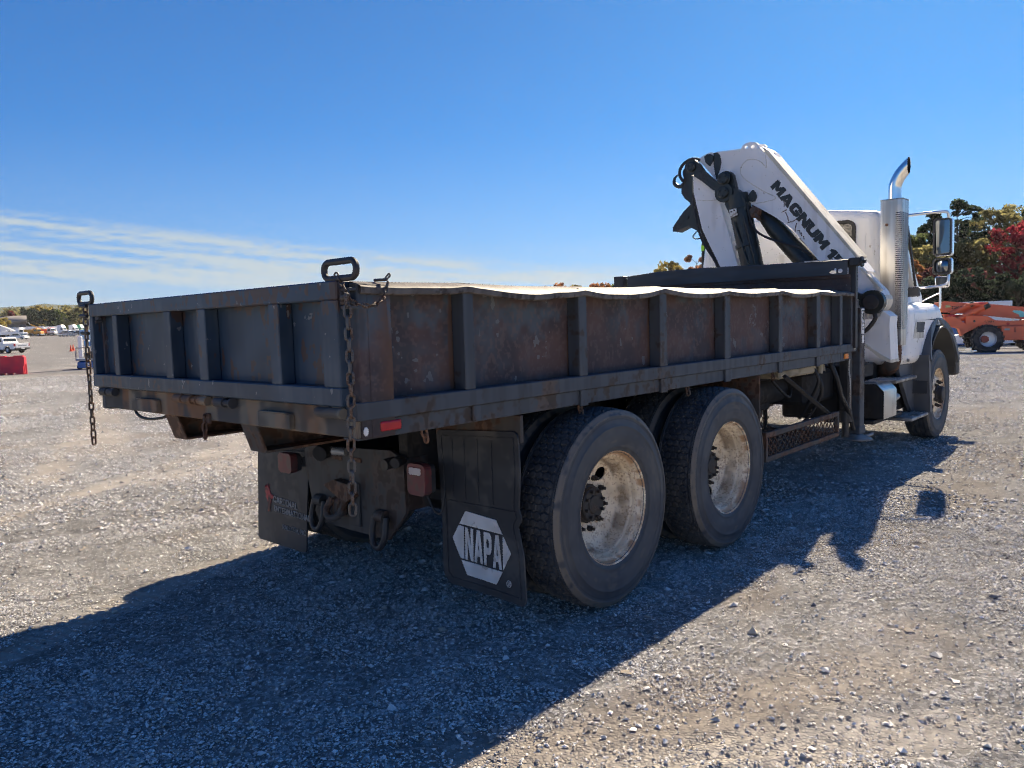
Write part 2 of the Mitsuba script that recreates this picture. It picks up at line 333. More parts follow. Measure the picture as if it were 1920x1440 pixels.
# ------------------------------------------------------------------ ground sheet and loose stones
def relief(x, y):
    r = np.hypot(x - 2.3, y + 1.7)
    P = np.stack([x, y, 0 * x], -1)
    h = .034 * (meshkit.fbm(P * .8, 2, 1) - .5) + .014 * (meshkit.fbm(P * 4.5, 2, 2) - .5) + .006 * (meshkit.fbm(P * 22, 2, 4) - .5)
    for q, l in enumerate(LINES):
        k, u, t = on_line(x, y, l, np.exp, lambda v: np.clip(v, 0, 1))
        br = sst(.3, .55, meshkit.fbm(P * 2.3, 2, 9))
        rim = np.exp(-((np.abs(u) - 1.3) / .35) ** 2) * np.clip((t - l[5]) * 2, 0, 1) * np.clip((l[6] - t) * 2, 0, 1)
        if q in (0, 3): h = h - .012 * k + .008 * rim + .011 * k * br * (sst(.25, .6, np.abs(((t + .02 * np.abs(u)) / .06) % 1 - .5) * 2) - .5)   # lug prints
        elif q == 2: h = h - .006 * k + .004 * rim + .0065 * k * br * np.sin(u * 9)                                                       # ribs along the line
        else: h = h - .006 * k + .004 * rim
    return h * sst(34, 14, r)
th = np.unique(np.concatenate([np.arange(-1.50, .16, .0052), np.arange(.16, 2 * np.pi - 1.50, .055)]))
rr = [.25]
while rr[-1] < 30: rr.append(rr[-1] * (1.0052 if rr[-1] > 1.3 else 1.03))
while rr[-1] < 9000: rr.append(rr[-1] * 1.035)
rr = np.array(rr)
RR, TH = np.meshgrid(rr, th, indexing='ij')
gx, gy = EYE[0] + RR * np.sin(TH), EYE[1] + RR * np.cos(TH)
gz = terrain(gx, gy) + relief(gx, gy) - .004
n_t = len(th); i, j = np.meshgrid(np.arange(len(rr) - 1), np.arange(n_t), indexing='ij')
q = np.stack([i * n_t + j, i * n_t + (j + 1) % n_t, (i + 1) * n_t + (j + 1) % n_t, (i + 1) * n_t + j], -1).reshape(-1, 4)[:, ::-1]
add('ground', mesh(np.stack([gx, gy, gz], -1).reshape(-1, 3), q), 'gravel_ground', smooth=True, label='grey and tan gravel yard crossed by tyre tracks', kind='structure')

rng = np.random.default_rng(7)
OCT = np.array([[1, .1, -.1], [-1, 0, .0], [.1, 1, -.05], [-.1, -1, .05], [.15, .1, .8], [0, 0, -.6]])
OF = np.array([[0, 2, 4], [2, 1, 4], [1, 3, 4], [3, 0, 4], [2, 0, 5], [1, 2, 5], [3, 1, 5], [0, 3, 5]])
def pebbles(x, y, z, s):
    """eight-faced stones of size s at the points"""
    N = len(x); J = OCT[None] + rng.normal(0, .2, (N, 6, 3))
    J = J * rng.uniform(.6, 1.3, (N, 1, 3)) * np.array([1, 1, .66]) * s[:, None, None] * .5
    g = rng.uniform(0, 2 * np.pi, N); c, sn = np.cos(g)[:, None], np.sin(g)[:, None]
    V = np.stack([c * J[..., 0] - sn * J[..., 1] + x[:, None], sn * J[..., 0] + c * J[..., 1] + y[:, None], J[..., 2] + (z + s * .06)[:, None]], -1)
    F = (OF[None] + (np.arange(N) * 6)[:, None, None]).reshape(-1, 3)
    t = rng.random(N) ** .8; col = np.stack([.33 + .48 * t, .329 + .476 * t, .327 + .468 * t], 1)
    br = rng.random(N) < .14; col[br] = np.array([.44, .38, .31]) * rng.uniform(.7, 1.25, (br.sum(), 1))
    wh = rng.random(N) < .05; col[wh] = np.array([.82, .81, .80]) * rng.uniform(.85, 1.1, (wh.sum(), 1))
    dk = rng.random(N) < .12; col[dk] = np.array([.14, .14, .15]) * rng.uniform(.7, 1.3, (dk.sum(), 1))
    return mesh(V.reshape(-1, 3), F), np.repeat(col, 6, 0)
def dirt(x, y):
    return .5 * meshkit.fbm(np.stack([x * .55 + 3, y * .55, 0 * x + 1], -1), 3, 3) + .5 * meshkit.fbm(np.stack([x * 1.3, y * .5, 0 * x], -1), 3, 8)
def wedge(N, rmin, rmax, pw):
    k = 2 - pw; r = (rmin ** k + rng.random(N) * (rmax ** k - rmin ** k)) ** (1 / k); a = rng.uniform(-1.42, .06, N)
    return EYE[0] + r * np.sin(a), EYE[1] + r * np.cos(a)
sx_, sy_, ss_ = [], [], []
for N, r0, r1, pw, s0, s1 in ((22000, 1.25, 8.0, 1.3, .012, .028), (16000, 6, 26, 1.5, .02, .045), (700, 1.6, 10, 1.3, .03, .06)):
    x, y = wedge(N, r0, r1, pw); keep = rng.random(N) < np.clip(.4 + 5.5 * (.57 - dirt(x, y)), .3, 1)
    x, y = x[keep], y[keep]; sx_.append(x); sy_.append(y); ss_.append(s0 * (s1 / s0) ** (rng.random(len(x)) ** 2.4))
sx_, sy_, ss_ = map(np.concatenate, (sx_, sy_, ss_))
m, col = pebbles(sx_, sy_, terrain(sx_, sy_) + relief(sx_, sy_), ss_)
add('gravel', m, 'stone', smooth=False, color=col, label='loose grey crushed stones scattered over the yard', kind='stuff')
# the fine gravel between them: patches of stones laid tile by tile along the ground
TILES = ((.22, 1150, .005, .015, 1.1, 6.6), (.60, 900, .012, .032, 6.2, 17.5), (1.6, 700, .03, .06, 16.5, 38))
count = 0
for q, (R_, n_, s0, s1, r0, r1) in enumerate(TILES):
    for v_ in range(3):
        k_ = n_ if v_ < 2 else n_ // 6
        rr_, aa_ = R_ * np.sqrt(rng.random(k_)), rng.uniform(0, 2 * np.pi, k_)
        m, col = pebbles(rr_ * np.cos(aa_), rr_ * np.sin(aa_), 0 * rr_, s0 * (s1 / s0) ** (rng.random(k_) ** 1.8))
        scene[f'pebble_patch_{q}_{v_}'] = {'type': 'shapegroup', 'stones': mikit.ply(m, 'stone', smooth=False, color=col)}
    step = 1.42 * R_; g_ = np.arange(-r1, r1, step); x, y = [v.ravel() for v in np.meshgrid(EYE[0] + g_, EYE[1] + g_)]
    x = x + rng.uniform(-.2, .2, len(x)) * R_; y = y + rng.uniform(-.2, .2, len(y)) * R_
    dx, dy = x - EYE[0], y - EYE[1]; r_ = np.hypot(dx, dy); a_ = np.arctan2(dx, dy); ok = (r_ > r0) & (r_ < r1) & (a_ > -1.40 - R_ / r_) & (a_ < -.03 + R_ / r_)
    x, y = x[ok], y[ok]; e = .06 + .2 * R_
    z = terrain(x, y) + relief(x, y); zx = (terrain(x + e, y) + relief(x + e, y) - terrain(x - e, y) - relief(x - e, y)) / (2 * e); zy = (terrain(x, y + e) + relief(x, y + e) - terrain(x, y - e) - relief(x, y - e)) / (2 * e)
    worn = np.maximum.reduce([on_line(x, y, l, np.exp, lambda v: np.clip(v, 0, 1))[0] for l in LINES])
    dirty = dirt(x, y)
    for k in range(len(x)):
        if q == 2 and rng.random() > 1.25 - (math.hypot(x[k] - EYE[0], y[k] - EYE[1]) - 20) / 20: continue
        v_ = 2 if worn[k] > (.35, .7, .9)[q] or dirty[k] > (.565, .585, .62)[q] else int(rng.integers(2)); count += 1; g_ = rng.uniform(0, 2 * math.pi); c, sn = math.cos(g_), math.sin(g_)
        M = [[c, -sn, 0, x[k]], [sn, c, 0, y[k]], [zx[k] * c + zy[k] * sn, -zx[k] * sn + zy[k] * c, 1, z[k] + .001], [0, 0, 0, 1]]
        scene[f'gravel__{count:03d}'] = {'type': 'instance', 'group': {'type': 'ref', 'id': f'pebble_patch_{q}_{v_}'}, 'to_world': T4(M)}

# ------------------------------------------------------------------ the flatbed truck
TK = 'flatbed_truck'
used.add(TK)
labels[TK] = {'label': 'white cab flatbed truck with rusty dump-style side boards and folded crane behind the cab', 'category': 'truck'}
W = 2.43
FRAME = [1.0, (0, 0, 0)]   # scale and offset of the assembly being drawn (cab, exhaust)
def tk(part, m, mt, smooth=30, label=None, **kw):
    if FRAME[0] != 1: m = mesh(m.vertices * FRAME[0] + np.array(FRAME[1]), m.faces)
    return add(f'{TK}__{part}', m, mt, smooth, label, **kw)
# --- tailgate
tk('tailgate__panel', box(-2.42, -.07, .048, .056, 1.20, 1.66, 0), 'tailgate_paint')
tk('tailgate__top_rail', box(-2.43, -.055, -.022, .050, 1.594, 1.665, .005), 'tailgate_paint')
tk('tailgate__bottom_rail', box(-2.43, -.055, -.022, .050, 1.195, 1.268, .005), 'tailgate_paint')
for a, b in ((-2.43, -2.39), (-2.112, -2.055), (-1.492, -1.420), (-1.146, -1.068), (-.53, -.456), (-.162, -.055)):
    tk('tailgate__stile', box(a, b, -.020, .046, 1.267, 1.595, .004), 'tailgate_paint')
# hinges along the bottom rail
for x in (-2.30, -2.20, -1.385, -1.290, -1.14, -.985, -.18, -.10):
    tk('tailgate__hinge', cat(cyl((x - .042, -.012, 1.170), (x + .042, -.012, 1.170), .021, 16), box(x - .03, x + .03, -.014, .03, 1.170, 1.2, .003)), 'sill_rust')
for x in (-1.245, -.93): tk('tailgate__hinge_pin', cat(cyl((x - .02, -.012, 1.170), (x + .05, -.012, 1.170), .014, 12), cyl((x + .046, -.012, 1.170), (x + .058, -.012, 1.17), .024, 12)), 'sill_rust')
# bent bar handles on the tailgate ends
for x0, x1 in ((-.159, .061), (-2.622, -2.40)):
    pl = np.asarray(rrect(x0 + .012, x1 - .012, 1.672, 1.734, .03).exterior.coords)[:-1]
    tk('tailgate__handle', tube([(a, -.004, b) for a, b in pl], .0125, 10, closed=True), 'black_steel')
# --- rear sill
tk('rear_sill__beam', box(-2.365, -.012, .010, .055, 1.076, 1.193, .005), 'sill_rust')
for x in (-1.75, -.53):
    tk('rear_sill__pocket', cat(box(x - .13, x + .11, -.018, .01, 1.085, 1.150, .004), box(x - .12, x + .10, -.022, .0, 1.148, 1.153, .001)), 'sill_rust')
tk('rear_sill__cable', tube(spline([(-2.02, .03, 1.08), (-1.96, .03, 1.045), (-1.86, .04, 1.035), (-1.72, .05, 1.050), (-1.64, .06, 1.075)], 6), .008, 6), 'rubber_black')
tk('rear_sill__chain_hook', cat(box(-1.17, -1.12, -.005, .012, 1.06, 1.11, .004)), 'beam_rust')
tk('rear_sill__white_mark', box(-.035, -.004, -.0005, .012, 1.085, 1.125, .006), 'white_tag', label='white paint dab on the corner of the sill') if 0 else None
# --- long sills under the bed (tapered rear ends)
for x0 in (-1.655, -.895):
    pl = [(.03, 1.078), (.075, .945), (5.2, .945), (5.2, 1.078)]
    tk('bed_sill', cat(prism(pl, 'x', x0, x0 + .012), prism([(.03, 1.078), (.075, .945), (.082, .945), (.040, 1.078)], 'x', x0, x0 + .135), box(x0, x0 + .135, .08, 5.2, .945, .955, 0)), 'beam_rust')
# --- side walls
RIBS = [(.583, .644), (1.392, 1.459), (2.167, 2.244), (2.976, 3.056), (3.835, 3.903), (4.585, 4.66), (5.116, 5.184)]
def lip(sgn):
    ys = np.linspace(.04, 5.50, 150)
    stops = [.04] + [.5 * (a + b) for a, b in RIBS] + [5.50]
    sag = [.008, .030, .032, .026, .020, .030, .010, .008]
    top, rng2 = [], np.random.default_rng(5)
    for y in ys:
        k = max(0, min(len(stops) - 2, int(np.searchsorted(stops, y)) - 1)); t = (y - stops[k]) / (stops[k + 1] - stops[k])
        top.append(-sag[k] * max(0, math.sin(math.pi * min(1, max(0, t)))) ** .8)
    top = np.array(top) + .006 * (meshkit.fbm(np.stack([ys * 5, 0 * ys, 0 * ys], -1), 3, 3) - .5) * 2
    base = np.interp(ys, [.1, .56, 1.43, 2.18, 3.02, 3.88, 4.67, 5.5], [1.652, 1.655, 1.652, 1.664, 1.660, 1.671, 1.673, 1.668])
    out = .012 + .018 * (-top / .05)
    sec = []
    for y, b, s, o in zip(ys, base, top, out):
        sec.append([(-.105, y, b + .004 + .25 * s), (-.05, y, b + .012 + .2 * s), (o - .018, y, b + s * .75), (o - .004, y, b + s - .004), (o, y, b + s - .010), (o - .002, y, b + s - .030), (o - .012, y, b + s - .034), (o - .014, y, b + s - .014), (-.05, y, b - .004 + .2 * s), (-.105, y, b - .010 + .25 * s)])
    S = np.array(sec); n = S.shape[1]; v = S.reshape(-1, 3)
    i, j = np.meshgrid(np.arange(len(ys) - 1), np.arange(n), indexing='ij')
    q = np.stack([i * n + j, i * n + (j + 1) % n, (i + 1) * n + (j + 1) % n, (i + 1) * n + j], -1).reshape(-1, 4)
    m = mesh(v, q)
    return m if sgn > 0 else place(m, (-W, 0, 0), 0, -1)
for sgn in (1, -1):
    P = 'right_side_wall' if sgn > 0 else 'left_side_wall'
    def sw(part, m, mt, smooth=30, label=None):
        tk(f'{P}__{part}', m if sgn > 0 else place(m, (-W, 0, 0), 0, -1), mt, smooth, label)
    # plate with shallow dents
    ys, zs = np.linspace(.16, 5.48, 120), np.linspace(1.19, 1.655, 14); Yg, Zg = np.meshgrid(ys, zs, indexing='ij')
    D = .018 * (meshkit.fbm(np.stack([Yg * 1.6, Zg * 3, 0 * Yg], -1), 3, 21) - .5)
    v = np.stack([-.082 + D, Yg, Zg], -1).reshape(-1, 3); v2 = v - [.006, 0, 0]; n = len(zs)
    i, j = np.meshgrid(np.arange(len(ys) - 1), np.arange(n - 1), indexing='ij')
    q = np.stack([i * n + j, (i + 1) * n + j, (i + 1) * n + j + 1, i * n + j + 1], -1).reshape(-1, 4)
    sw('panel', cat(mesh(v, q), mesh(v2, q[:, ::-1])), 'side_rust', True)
    sw('rail', box(-.084, .0, .004, 5.53, 1.140, 1.211, .004), 'frame_steel')
    sw('sill', cat(box(-.060, -.018, .012, 5.30, 1.068, 1.140, .004), box(-.11, -.019, .02, 5.3, 1.066, 1.074, .002)), 'frame_steel')
    for a, b in RIBS:
        sw('rib', box(-.080, -.004, a, b, 1.210, 1.652, .004), 'frame_steel')
    for a, b in RIBS[1:6]:
        sw('rib_foot', box(-.019, -.003, a + .003, b - .003, 1.058, 1.141, .003), 'frame_steel')
    sw('rib_foot', box(-.019, -.004, .62, .67, 1.072, 1.141, .003), 'frame_steel')
    sw('front_post', box(-.08, -.002, 5.40, 5.476, 1.21, 1.66, .004), 'frame_steel')
    sw('rear_post', cat(box(-.082, -.002, .075, .190, 1.070, 1.652, .004), box(-.050, -.003, .030, .078, 1.072, 1.655, .004)), 'side_rust')
    sw('top_lip', lip(1), 'lip_metal', 40, 'bent top flange dipping between the ribs')
    sw('top_angle', box(-.10, -.004, .05, .62, 1.600, 1.645, .004), 'side_rust') if 0 else None
    sw('latch', cat(cyl((-.065, .005, 1.575), (-.065, .005, 1.635), .016, 12), box(-.055, .0, -.006, .03, 1.560, 1.572, .002), box(-.06, .0, -.004, .03, 1.625, 1.637, .002)), 'side_rust')
# marker lamp on the right wall's sill, front amber lamp, white reflector spots, tie-down links
lamp = rrect(.113, .218, 1.090, 1.131, .014)
tk('marker_lamp__lens', unman(m3.Manifold.batch_hull([m3.Manifold.sphere(.008, 12).translate((-.004, y, z)) for y in (.122, .209) for z in (1.099, 1.122)])), 'red_lens', 60, 'red side marker lamp')
tk('marker_lamp__bezel', prism(lamp.buffer(.005).difference(lamp.buffer(-.004)), 'x', -.016, -.004), 'black_steel')
tk('amber_lamp__lens', box(-.016, .0, 5.24, 5.33, 1.085, 1.13, .008), 'orange_lens', label='amber lamp at the front of the bed')
tk('amber_lamp__housing', box(-.05, -.014, 5.17, 5.45, 1.075, 1.139, .004), 'frame_steel')
tk('rail_reflector', lathe([(.0, .004), (.022, .004), (.024, .0)], 20).apply_translation((.0005, 5.49, 1.18)), 'white_tag')
tk('sill_corner_mark', lathe([(.0, .003), (.016, .003), (.018, .0)], 14).apply_scale((1, .65, 1.0)).apply_translation((-.0015, .045, 1.100)), 'white_tag', label='white paint dab near the rear corner')
def link(c, u, w, L=.056, B=.030, r=.0052):
    """stadium ring at c, long axis u, wide axis w"""
    c, u, w = np.array(c), np.array(u, float), np.array(w, float); u /= np.linalg.norm(u); w = w - u * (w @ u); w /= np.linalg.norm(w)
    h, b = L / 2 - B / 2, B / 2 - r
    P = [(h + b * math.cos(g), b * math.sin(g)) for g in np.linspace(-np.pi / 2, np.pi / 2, 7)] + [(-h + b * math.cos(g), b * math.sin(g)) for g in np.linspace(np.pi / 2, 3 * np.pi / 2, 7)]
    return tube([c + a * u + d * w for a, d in P], r, 7, closed=True)
def chain(part, pts, pitch, L, B, r, mt='chain_steel', w0=(1, 0, 0), label=None):
    P = np.asarray(pts, float); s = np.concatenate([[0], np.cumsum(np.linalg.norm(np.diff(P, axis=0), axis=1))])
    n = int(s[-1] / pitch); g = np.random.default_rng(len(scene))
    first = None
    for k in range(n):
        c = np.array([np.interp((k + .5) * pitch, s, P[:, a]) for a in range(3)]); d = np.array([np.interp((k + .9) * pitch, s, P[:, a]) - np.interp((k + .1) * pitch, s, P[:, a]) for a in range(3)])
        d /= np.linalg.norm(d); w = np.array(w0, float); w = w - d * (w @ d); w /= np.linalg.norm(w)
        if k % 2: w = np.cross(d, w)
        ang = g.normal(0, .22); w = w * math.cos(ang) + np.cross(d, w) * math.sin(ang)
        tk(f'{part}__link', link(c, d, w, L, B, r), mt)
tk_ch = f'{TK}__right_tailgate_chain'
chain('right_tailgate_chain', [(.010, -.022, 1.610), (.018, -.028, 1.44), (.022, -.032, 1.26), (.012, -.036, 1.05), (.004, -.036, .80)], .0405, .058, .034, .0056, w0=(.8, -.6, 0))
chain('left_tailgate_chain', [(-2.50, -.012, 1.665), (-2.485, -.022, 1.50), (-2.478, -.026, 1.2), (-2.478, -.026, .835)], .0405, .058, .034, .0056, w0=(.8, .6, 0))
tk('right_tailgate_chain__hook', cat(tube(spline([(-.045, .01, 1.60), (-.02, -.02, 1.60), (.005, -.024, 1.602), (.012, -.022, 1.615)], 6), .010, 8), box(-.05, .004, -.012, .02, 1.575, 1.590, .003)), 'beam_rust')
for z in (1.50, 1.60, 1.655): tk('left_tailgate_chain__hook', cyl((-2.46, -.02, z), (-2.53, -.03, z + .004), .010, 10), 'black_steel')
chain('latch_chain', spline([(-.055, -.010, 1.676), (-.02, -.012, 1.640), (.015, .0, 1.585), (.045, .05, 1.568), (.035, .11, 1.585), (.022, .150, 1.630), (.016, .168, 1.672)], 8), .0225, .034, .020, .0030, 'chain_steel', w0=(.7, -.7, 0))
tk('latch_chain__pin', cat(tube(spline([(.0, .165, 1.672), (.012, .175, 1.69), (.024, .170, 1.682), (.016, .160, 1.668)], 5, True), .0035, 7, closed=True), cyl((-.045, .150, 1.668), (.01, .166, 1.668), .006, 10)), 'chain_steel')
tk('latch_chain__eye', tube([(-.062 + .012 * math.cos(g), -.012, 1.682 + .012 * math.sin(g)) for g in np.linspace(0, 2 * np.pi, 13)[:-1]], .0035, 7, closed=True), 'chain_steel')
chain('sill_chain', [(-1.145, -.012, 1.10), (-1.143, -.014, .985)], .036, .052, .032, .0055, 'beam_rust', w0=(.8, -.6, 0))
for y, z in ((.36, 1.062), (1.42, 1.055), (2.52, 1.060), (3.78, 1.060)):
    for k, dz in enumerate((0, -.024)):
        tk('tie_down__link', link((-.03, y + .008 * k, z + dz - .008), (0, .35 - .3 * k, -1), (.2 + k, 1 - k, 0), .046, .034, .0055), 'beam_rust')
# --- bed floor, headboard, tarp roll
tk('bed_floor', box(-2.35, -.085, .06, 5.45, 1.145, 1.172, 0), 'beam_rust')
for k in range(12): tk('cross_member', box(-2.36, -.07, .35 + k * .42, .42 + k * .42, 1.075, 1.142, .003), 'beam_rust')
tk('headboard__plate', box(-2.40, -.02, 5.42, 5.43, 1.17, 1.822, .002), 'side_rust')
tk('headboard__top_tube', box(-2.40, -.02, 5.400, 5.44, 1.795, 1.826, .004), 'side_rust')
hole = unary_union([ellipse(-.092, 1.858, .019, .017), Polygon([(-.185, 1.848), (-.17, 1.862), (-.148, 1.862), (-.14, 1.880), (-.128, 1.884), (-.128, 1.842), (-.165, 1.838)])]).buffer(.003)
xs = np.linspace(-2.32, -.03, 60); wav = 1.962 + .008 * np.sin(xs * 3.1) - .016 * np.clip((-2.0 - xs) / .3, 0, 1) - .010 * sst(-.5, 0, xs)
face = Polygon([(-2.32, 1.823)] + list(zip(xs, wav)) + [(-.03, 1.823)]).difference(hole)
tk('tarp_roll__cover', prism(face, 'y', 5.372, 5.384), 'vinyl')
sec = [(5.384, 0), (5.395, .006), (5.42, .008), (5.46, .002), (5.49, -.02), (5.50, -.06)]
v = np.array([[(x, y, w_ + dz) for y, dz in sec] for x, w_ in zip(xs, wav)]); nn = len(sec); i, j = np.meshgrid(np.arange(len(xs) - 1), np.arange(nn - 1), indexing='ij')
tk('tarp_roll__top', mesh(v.reshape(-1, 3), np.stack([i * nn + j, i * nn + j + 1, (i + 1) * nn + j + 1, (i + 1) * nn + j], -1).reshape(-1, 4)), 'vinyl', True)
tk('tarp_roll__edge_tape', box(-.41, -.085, 5.366, 5.384, 1.954, 1.963, .001), 'white_tag')
tk('headboard__right_post', box(-.045, .02, 5.44, 5.500, 1.17, 1.955, .004), 'black_steel')
tk('headboard__left_post', box(-2.47, -2.41, 5.40, 5.46, 1.0, 1.945, .004), 'black_steel')
tk('tarp_roll__left_bracket', cat(box(-2.50, -2.38, 5.38, 5.46, 1.83, 1.950, .006), box(-2.53, -2.46, 5.38, 5.42, 1.80, 1.85, .004)), 'black_steel')
gear = unary_union([ellipse(0, 0, .036, .036)] + [affinity.rotate(sbox(-.008, .030, .008, .046), a, origin=(0, 0)) for a in range(0, 360, 45)])
tk('tarp_roll__winch', cat(box(-.030, .062, 5.40, 5.47, 1.895, 1.968, .008), prism(affinity.translate(gear, 5.435, 1.930), 'x', .064, .082), cyl((.05, 5.435, 1.93), (.108, 5.435, 1.93), .014, 12)), 'black_steel')
# --- wheels
def tread_mesh(front=False, nu=576, nw=46):
    hw = .120
    u = np.arange(nu) / nu * 2 * np.pi; w = np.linspace(-hw, hw, nw)
    Ug, Wg = np.meshgrid(u, w, indexing='ij')
    s = Ug * .52; R = .521 - .010 * (Wg / hw) ** 2 - .012 * np.clip((np.abs(Wg) - .108) / .012, 0, 1) ** 2
    if front:
        g = np.zeros_like(s)
        for c in (-.07, -.024, .024, .07): g = np.maximum(g, (np.abs(Wg - c - .003 * np.sin(s * 2 * np.pi / .042)) < .0055))
    else:
        # hexagonal blocks: nearest two centres of a triangular lattice
        ax_, ay_ = 2 * np.pi * .52 / 42, .045
        d1 = np.full(s.shape, 9.0); d2 = np.full(s.shape, 9.0)
        for p_ in (0, .5):
            c0 = np.floor(s / ax_ - p_)
            for di in (-1, 0, 1, 2):
                for k in range(-4, 4):
                    d = np.hypot(s - (c0 + di + p_) * ax_, Wg - (k + p_) * ay_)
                    d2 = np.where(d < d1, d1, np.minimum(d2, d)); d1 = np.minimum(d1, d)
        g = (d2 - d1 < .0085).astype(float) * (np.abs(Wg) < .098)
        nick = (np.abs(np.abs(Wg) - .098) < .005) | ((np.abs(Wg) > .106) & ((s / (2 * np.pi * .52 / 150)) % 1 < .35))
        g = np.maximum(g, nick * .7)
    R = R - .0095 * g
    v = np.stack([Wg, R * np.cos(Ug), R * np.sin(Ug)], -1).reshape(-1, 3)
    i, j = np.meshgrid(np.arange(nu), np.arange(nw - 1), indexing='ij'); i2 = (i + 1) % nu
    return mesh(v, np.stack([i * nw + j, i * nw + j + 1, i2 * nw + j + 1, i2 * nw + j], -1).reshape(-1, 4))
def lathe_uv(prof, n=96):
    m = lathe(prof, n); pr = np.asarray(prof, float)
    uv = np.stack([np.tile(np.arange(n) / n, len(pr)), np.repeat(pr[:, 0], n)], 1)
    return m, uv
SIDE = [(.288, .112), (.300, .123), (.318, .128), (.321, .133), (.327, .129), (.345, .134), (.37, .139), (.395, .1405), (.42, .1395), (.423, .1435), (.431, .1430), (.434, .1385), (.455, .135), (.475, .130), (.477, .1345), (.488, .1330), (.490, .128), (.503, .122), (.512, .117), (.508, .1135)]
RIM_D = [(.298, .100), (.3065, .108), (.3075, .118), (.302, .1225), (.294, .120), (.288, .110), (.285, .098), (.278, .086), (.266, .080), (.2655, .058), (.262, .050), (.252, .044), (.250, .010), (.247, -.012), (.238, -.026), (.225, -.038), (.205, -.048), (.185, -.054), (.16, -.062), (.12, -.070), (.0, -.070)]
RIM_F = [(.298, .100), (.3065, .108), (.3075, .118), (.302, .1225), (.294, .120), (.288, .110), (.283, .098), (.274, .086), (.266, .078), (.262, .060), (.254, .056), (.238, .066), (.222, .082), (.205, .098), (.190, .106), (.172, .108), (.12, .108), (.0, .108)]
tread_r, tread_f, tread_lo = (mikit.ply(m, 'tyre_rubber', smooth=25) for m in (tread_mesh(), tread_mesh(True, 300), tread_mesh(False, 300, 34)))
_m, _u = lathe_uv(SIDE); wall_ply = mikit.ply(_m, 'tyre_wall', smooth=True, uv=_u)
wall_in = mikit.ply(place(_m, (0, 0, 0), 0, -1), 'tyre_wall', smooth=True, uv=_u)
def disc_rim(prof, hole_r, hole_x, holes):
    i0 = 10 if prof is RIM_D else 9
    m, uv = lathe_uv(prof[:i0 + 5] if prof is RIM_D else prof[:i0 + 2])
    d = prof[i0 + 4:] if prof is RIM_D else prof[i0 + 1:]
    back = [(r, x - .008) for r, x in reversed(d)]
    back[0] = (0, back[0][1])
    solid = man(trimesh.Trimesh(*(lambda k: (k.vertices, k.faces))(lathe(d + back + [d[0]], 72)), process=True))
    for k in range(holes):
        a = 2 * math.pi * k / holes
        c = unman(m3.Manifold.cylinder(.3, .038, .038, 28).translate((0, 0, -.15)).rotate((0, 90, 0)))
        solid = solid - man(c).translate((hole_x, hole_r * math.cos(a), hole_r * math.sin(a)))
    return m, uv, unman(solid)
rimD, uvD, discD = disc_rim(RIM_D, .186, -.05, 2); rimF, uvF, discF = disc_rim(RIM_F, .212, .09, 5)
def uvp(m, r): return np.stack([m.vertices[:, 0] * 0, np.hypot(m.vertices[:, 1], m.vertices[:, 2])], 1)
P_rimD, P_rimF = mikit.ply(rimD, 'rim_paint', smooth=True, uv=uvD), mikit.ply(rimF, 'rim_paint', smooth=True, uv=uvF)
P_discD, P_discF = mikit.ply(discD, 'rim_paint', smooth=False, uv=uvp(discD, 0)), mikit.ply(discF, 'rim_paint', smooth=False, uv=uvp(discF, 0))
P_back = mikit.ply(lathe([(.298, -.11), (.25, -.05), (.245, .02), (.0, .02)], 48), 'dark_grime', smooth=30)
def nuts(x0, x1, R, r, n=10): return [cyl((x0, R * math.cos(a), R * math.sin(a)), (x1, R * math.cos(a), R * math.sin(a)), r, 6) for a in np.arange(n) * 2 * np.pi / n + .2]
hubD = lathe([(.105, -.075), (.105, -.050), (.098, -.042), (.092, -.040), (.092, -.018), (.086, -.012), (.05, -.012), (.046, -.006), (.030, -.004), (.0, -.004)], 40)
P_hubD = mikit.ply(hubD, 'hub_black', smooth=30)
P_nutsD = [mikit.ply(cat(m, cyl(m.vertices[-1] - [.004, 0, 0], m.vertices[-1] + [.020, 0, 0], .009, 8)), 'hub_black', smooth=30) for m in nuts(-.072, -.046, .1425, .0165)]
P_studD = [mikit.ply(m, 'hub_black', smooth=30) for m in nuts(-.018, .006, .074, .0095, 8)]
hubF = lathe([(.098, .105), (.098, .125), (.088, .135), (.086, .172), (.078, .182), (.05, .184), (.0, .184)], 40)
P_hubF = mikit.ply(hubF, 'hub_black', smooth=30)
P_nutsF = [mikit.ply(cat(m, cyl(m.vertices[-1] - [.004, 0, 0], m.vertices[-1] + [.020, 0, 0], .009, 8)), 'hub_black', smooth=30) for m in nuts(.106, .134, .1425, .0175)]
wheel_n = [0]
def wheel(x, y, side, kind, ang, z=.514):
    k = wheel_n[0]; wheel_n[0] += 1
    key = f'{TK}__wheel' + (f'_{k:03d}' if k else '')
    X = T4().translate([x, y, z])
    if side < 0: X = X @ T4().rotate([0, 0, 1], 180)
    X = X @ T4().rotate([1, 0, 0], ang)
    def put(name, ply):
        kk, c = f'{key}__{name}', 0
        while kk in scene: c += 1; kk = f'{key}__{name}_{c:03d}'
        scene[kk] = {**ply, 'to_world': X}
    put('tyre', tread_f if kind == 'front' else tread_r if side > 0 else tread_lo)
    put('tyre_sidewall', wall_ply); put('tyre_sidewall', wall_in)
    if kind == 'outer':
        put('rim', P_rimD); put('disc', P_discD); put('hub', P_hubD)
        for p in P_nutsD: put('lug_nut', p)
        for p in P_studD: put('hub_stud', p)
    elif kind == 'front':
        put('rim', P_rimF); put('disc', P_discF); put('hub', P_hubF)
        for p in P_nutsF: put('lug_nut', p)
    else: put('rim', P_back)
XO, XI = -.052, -.385
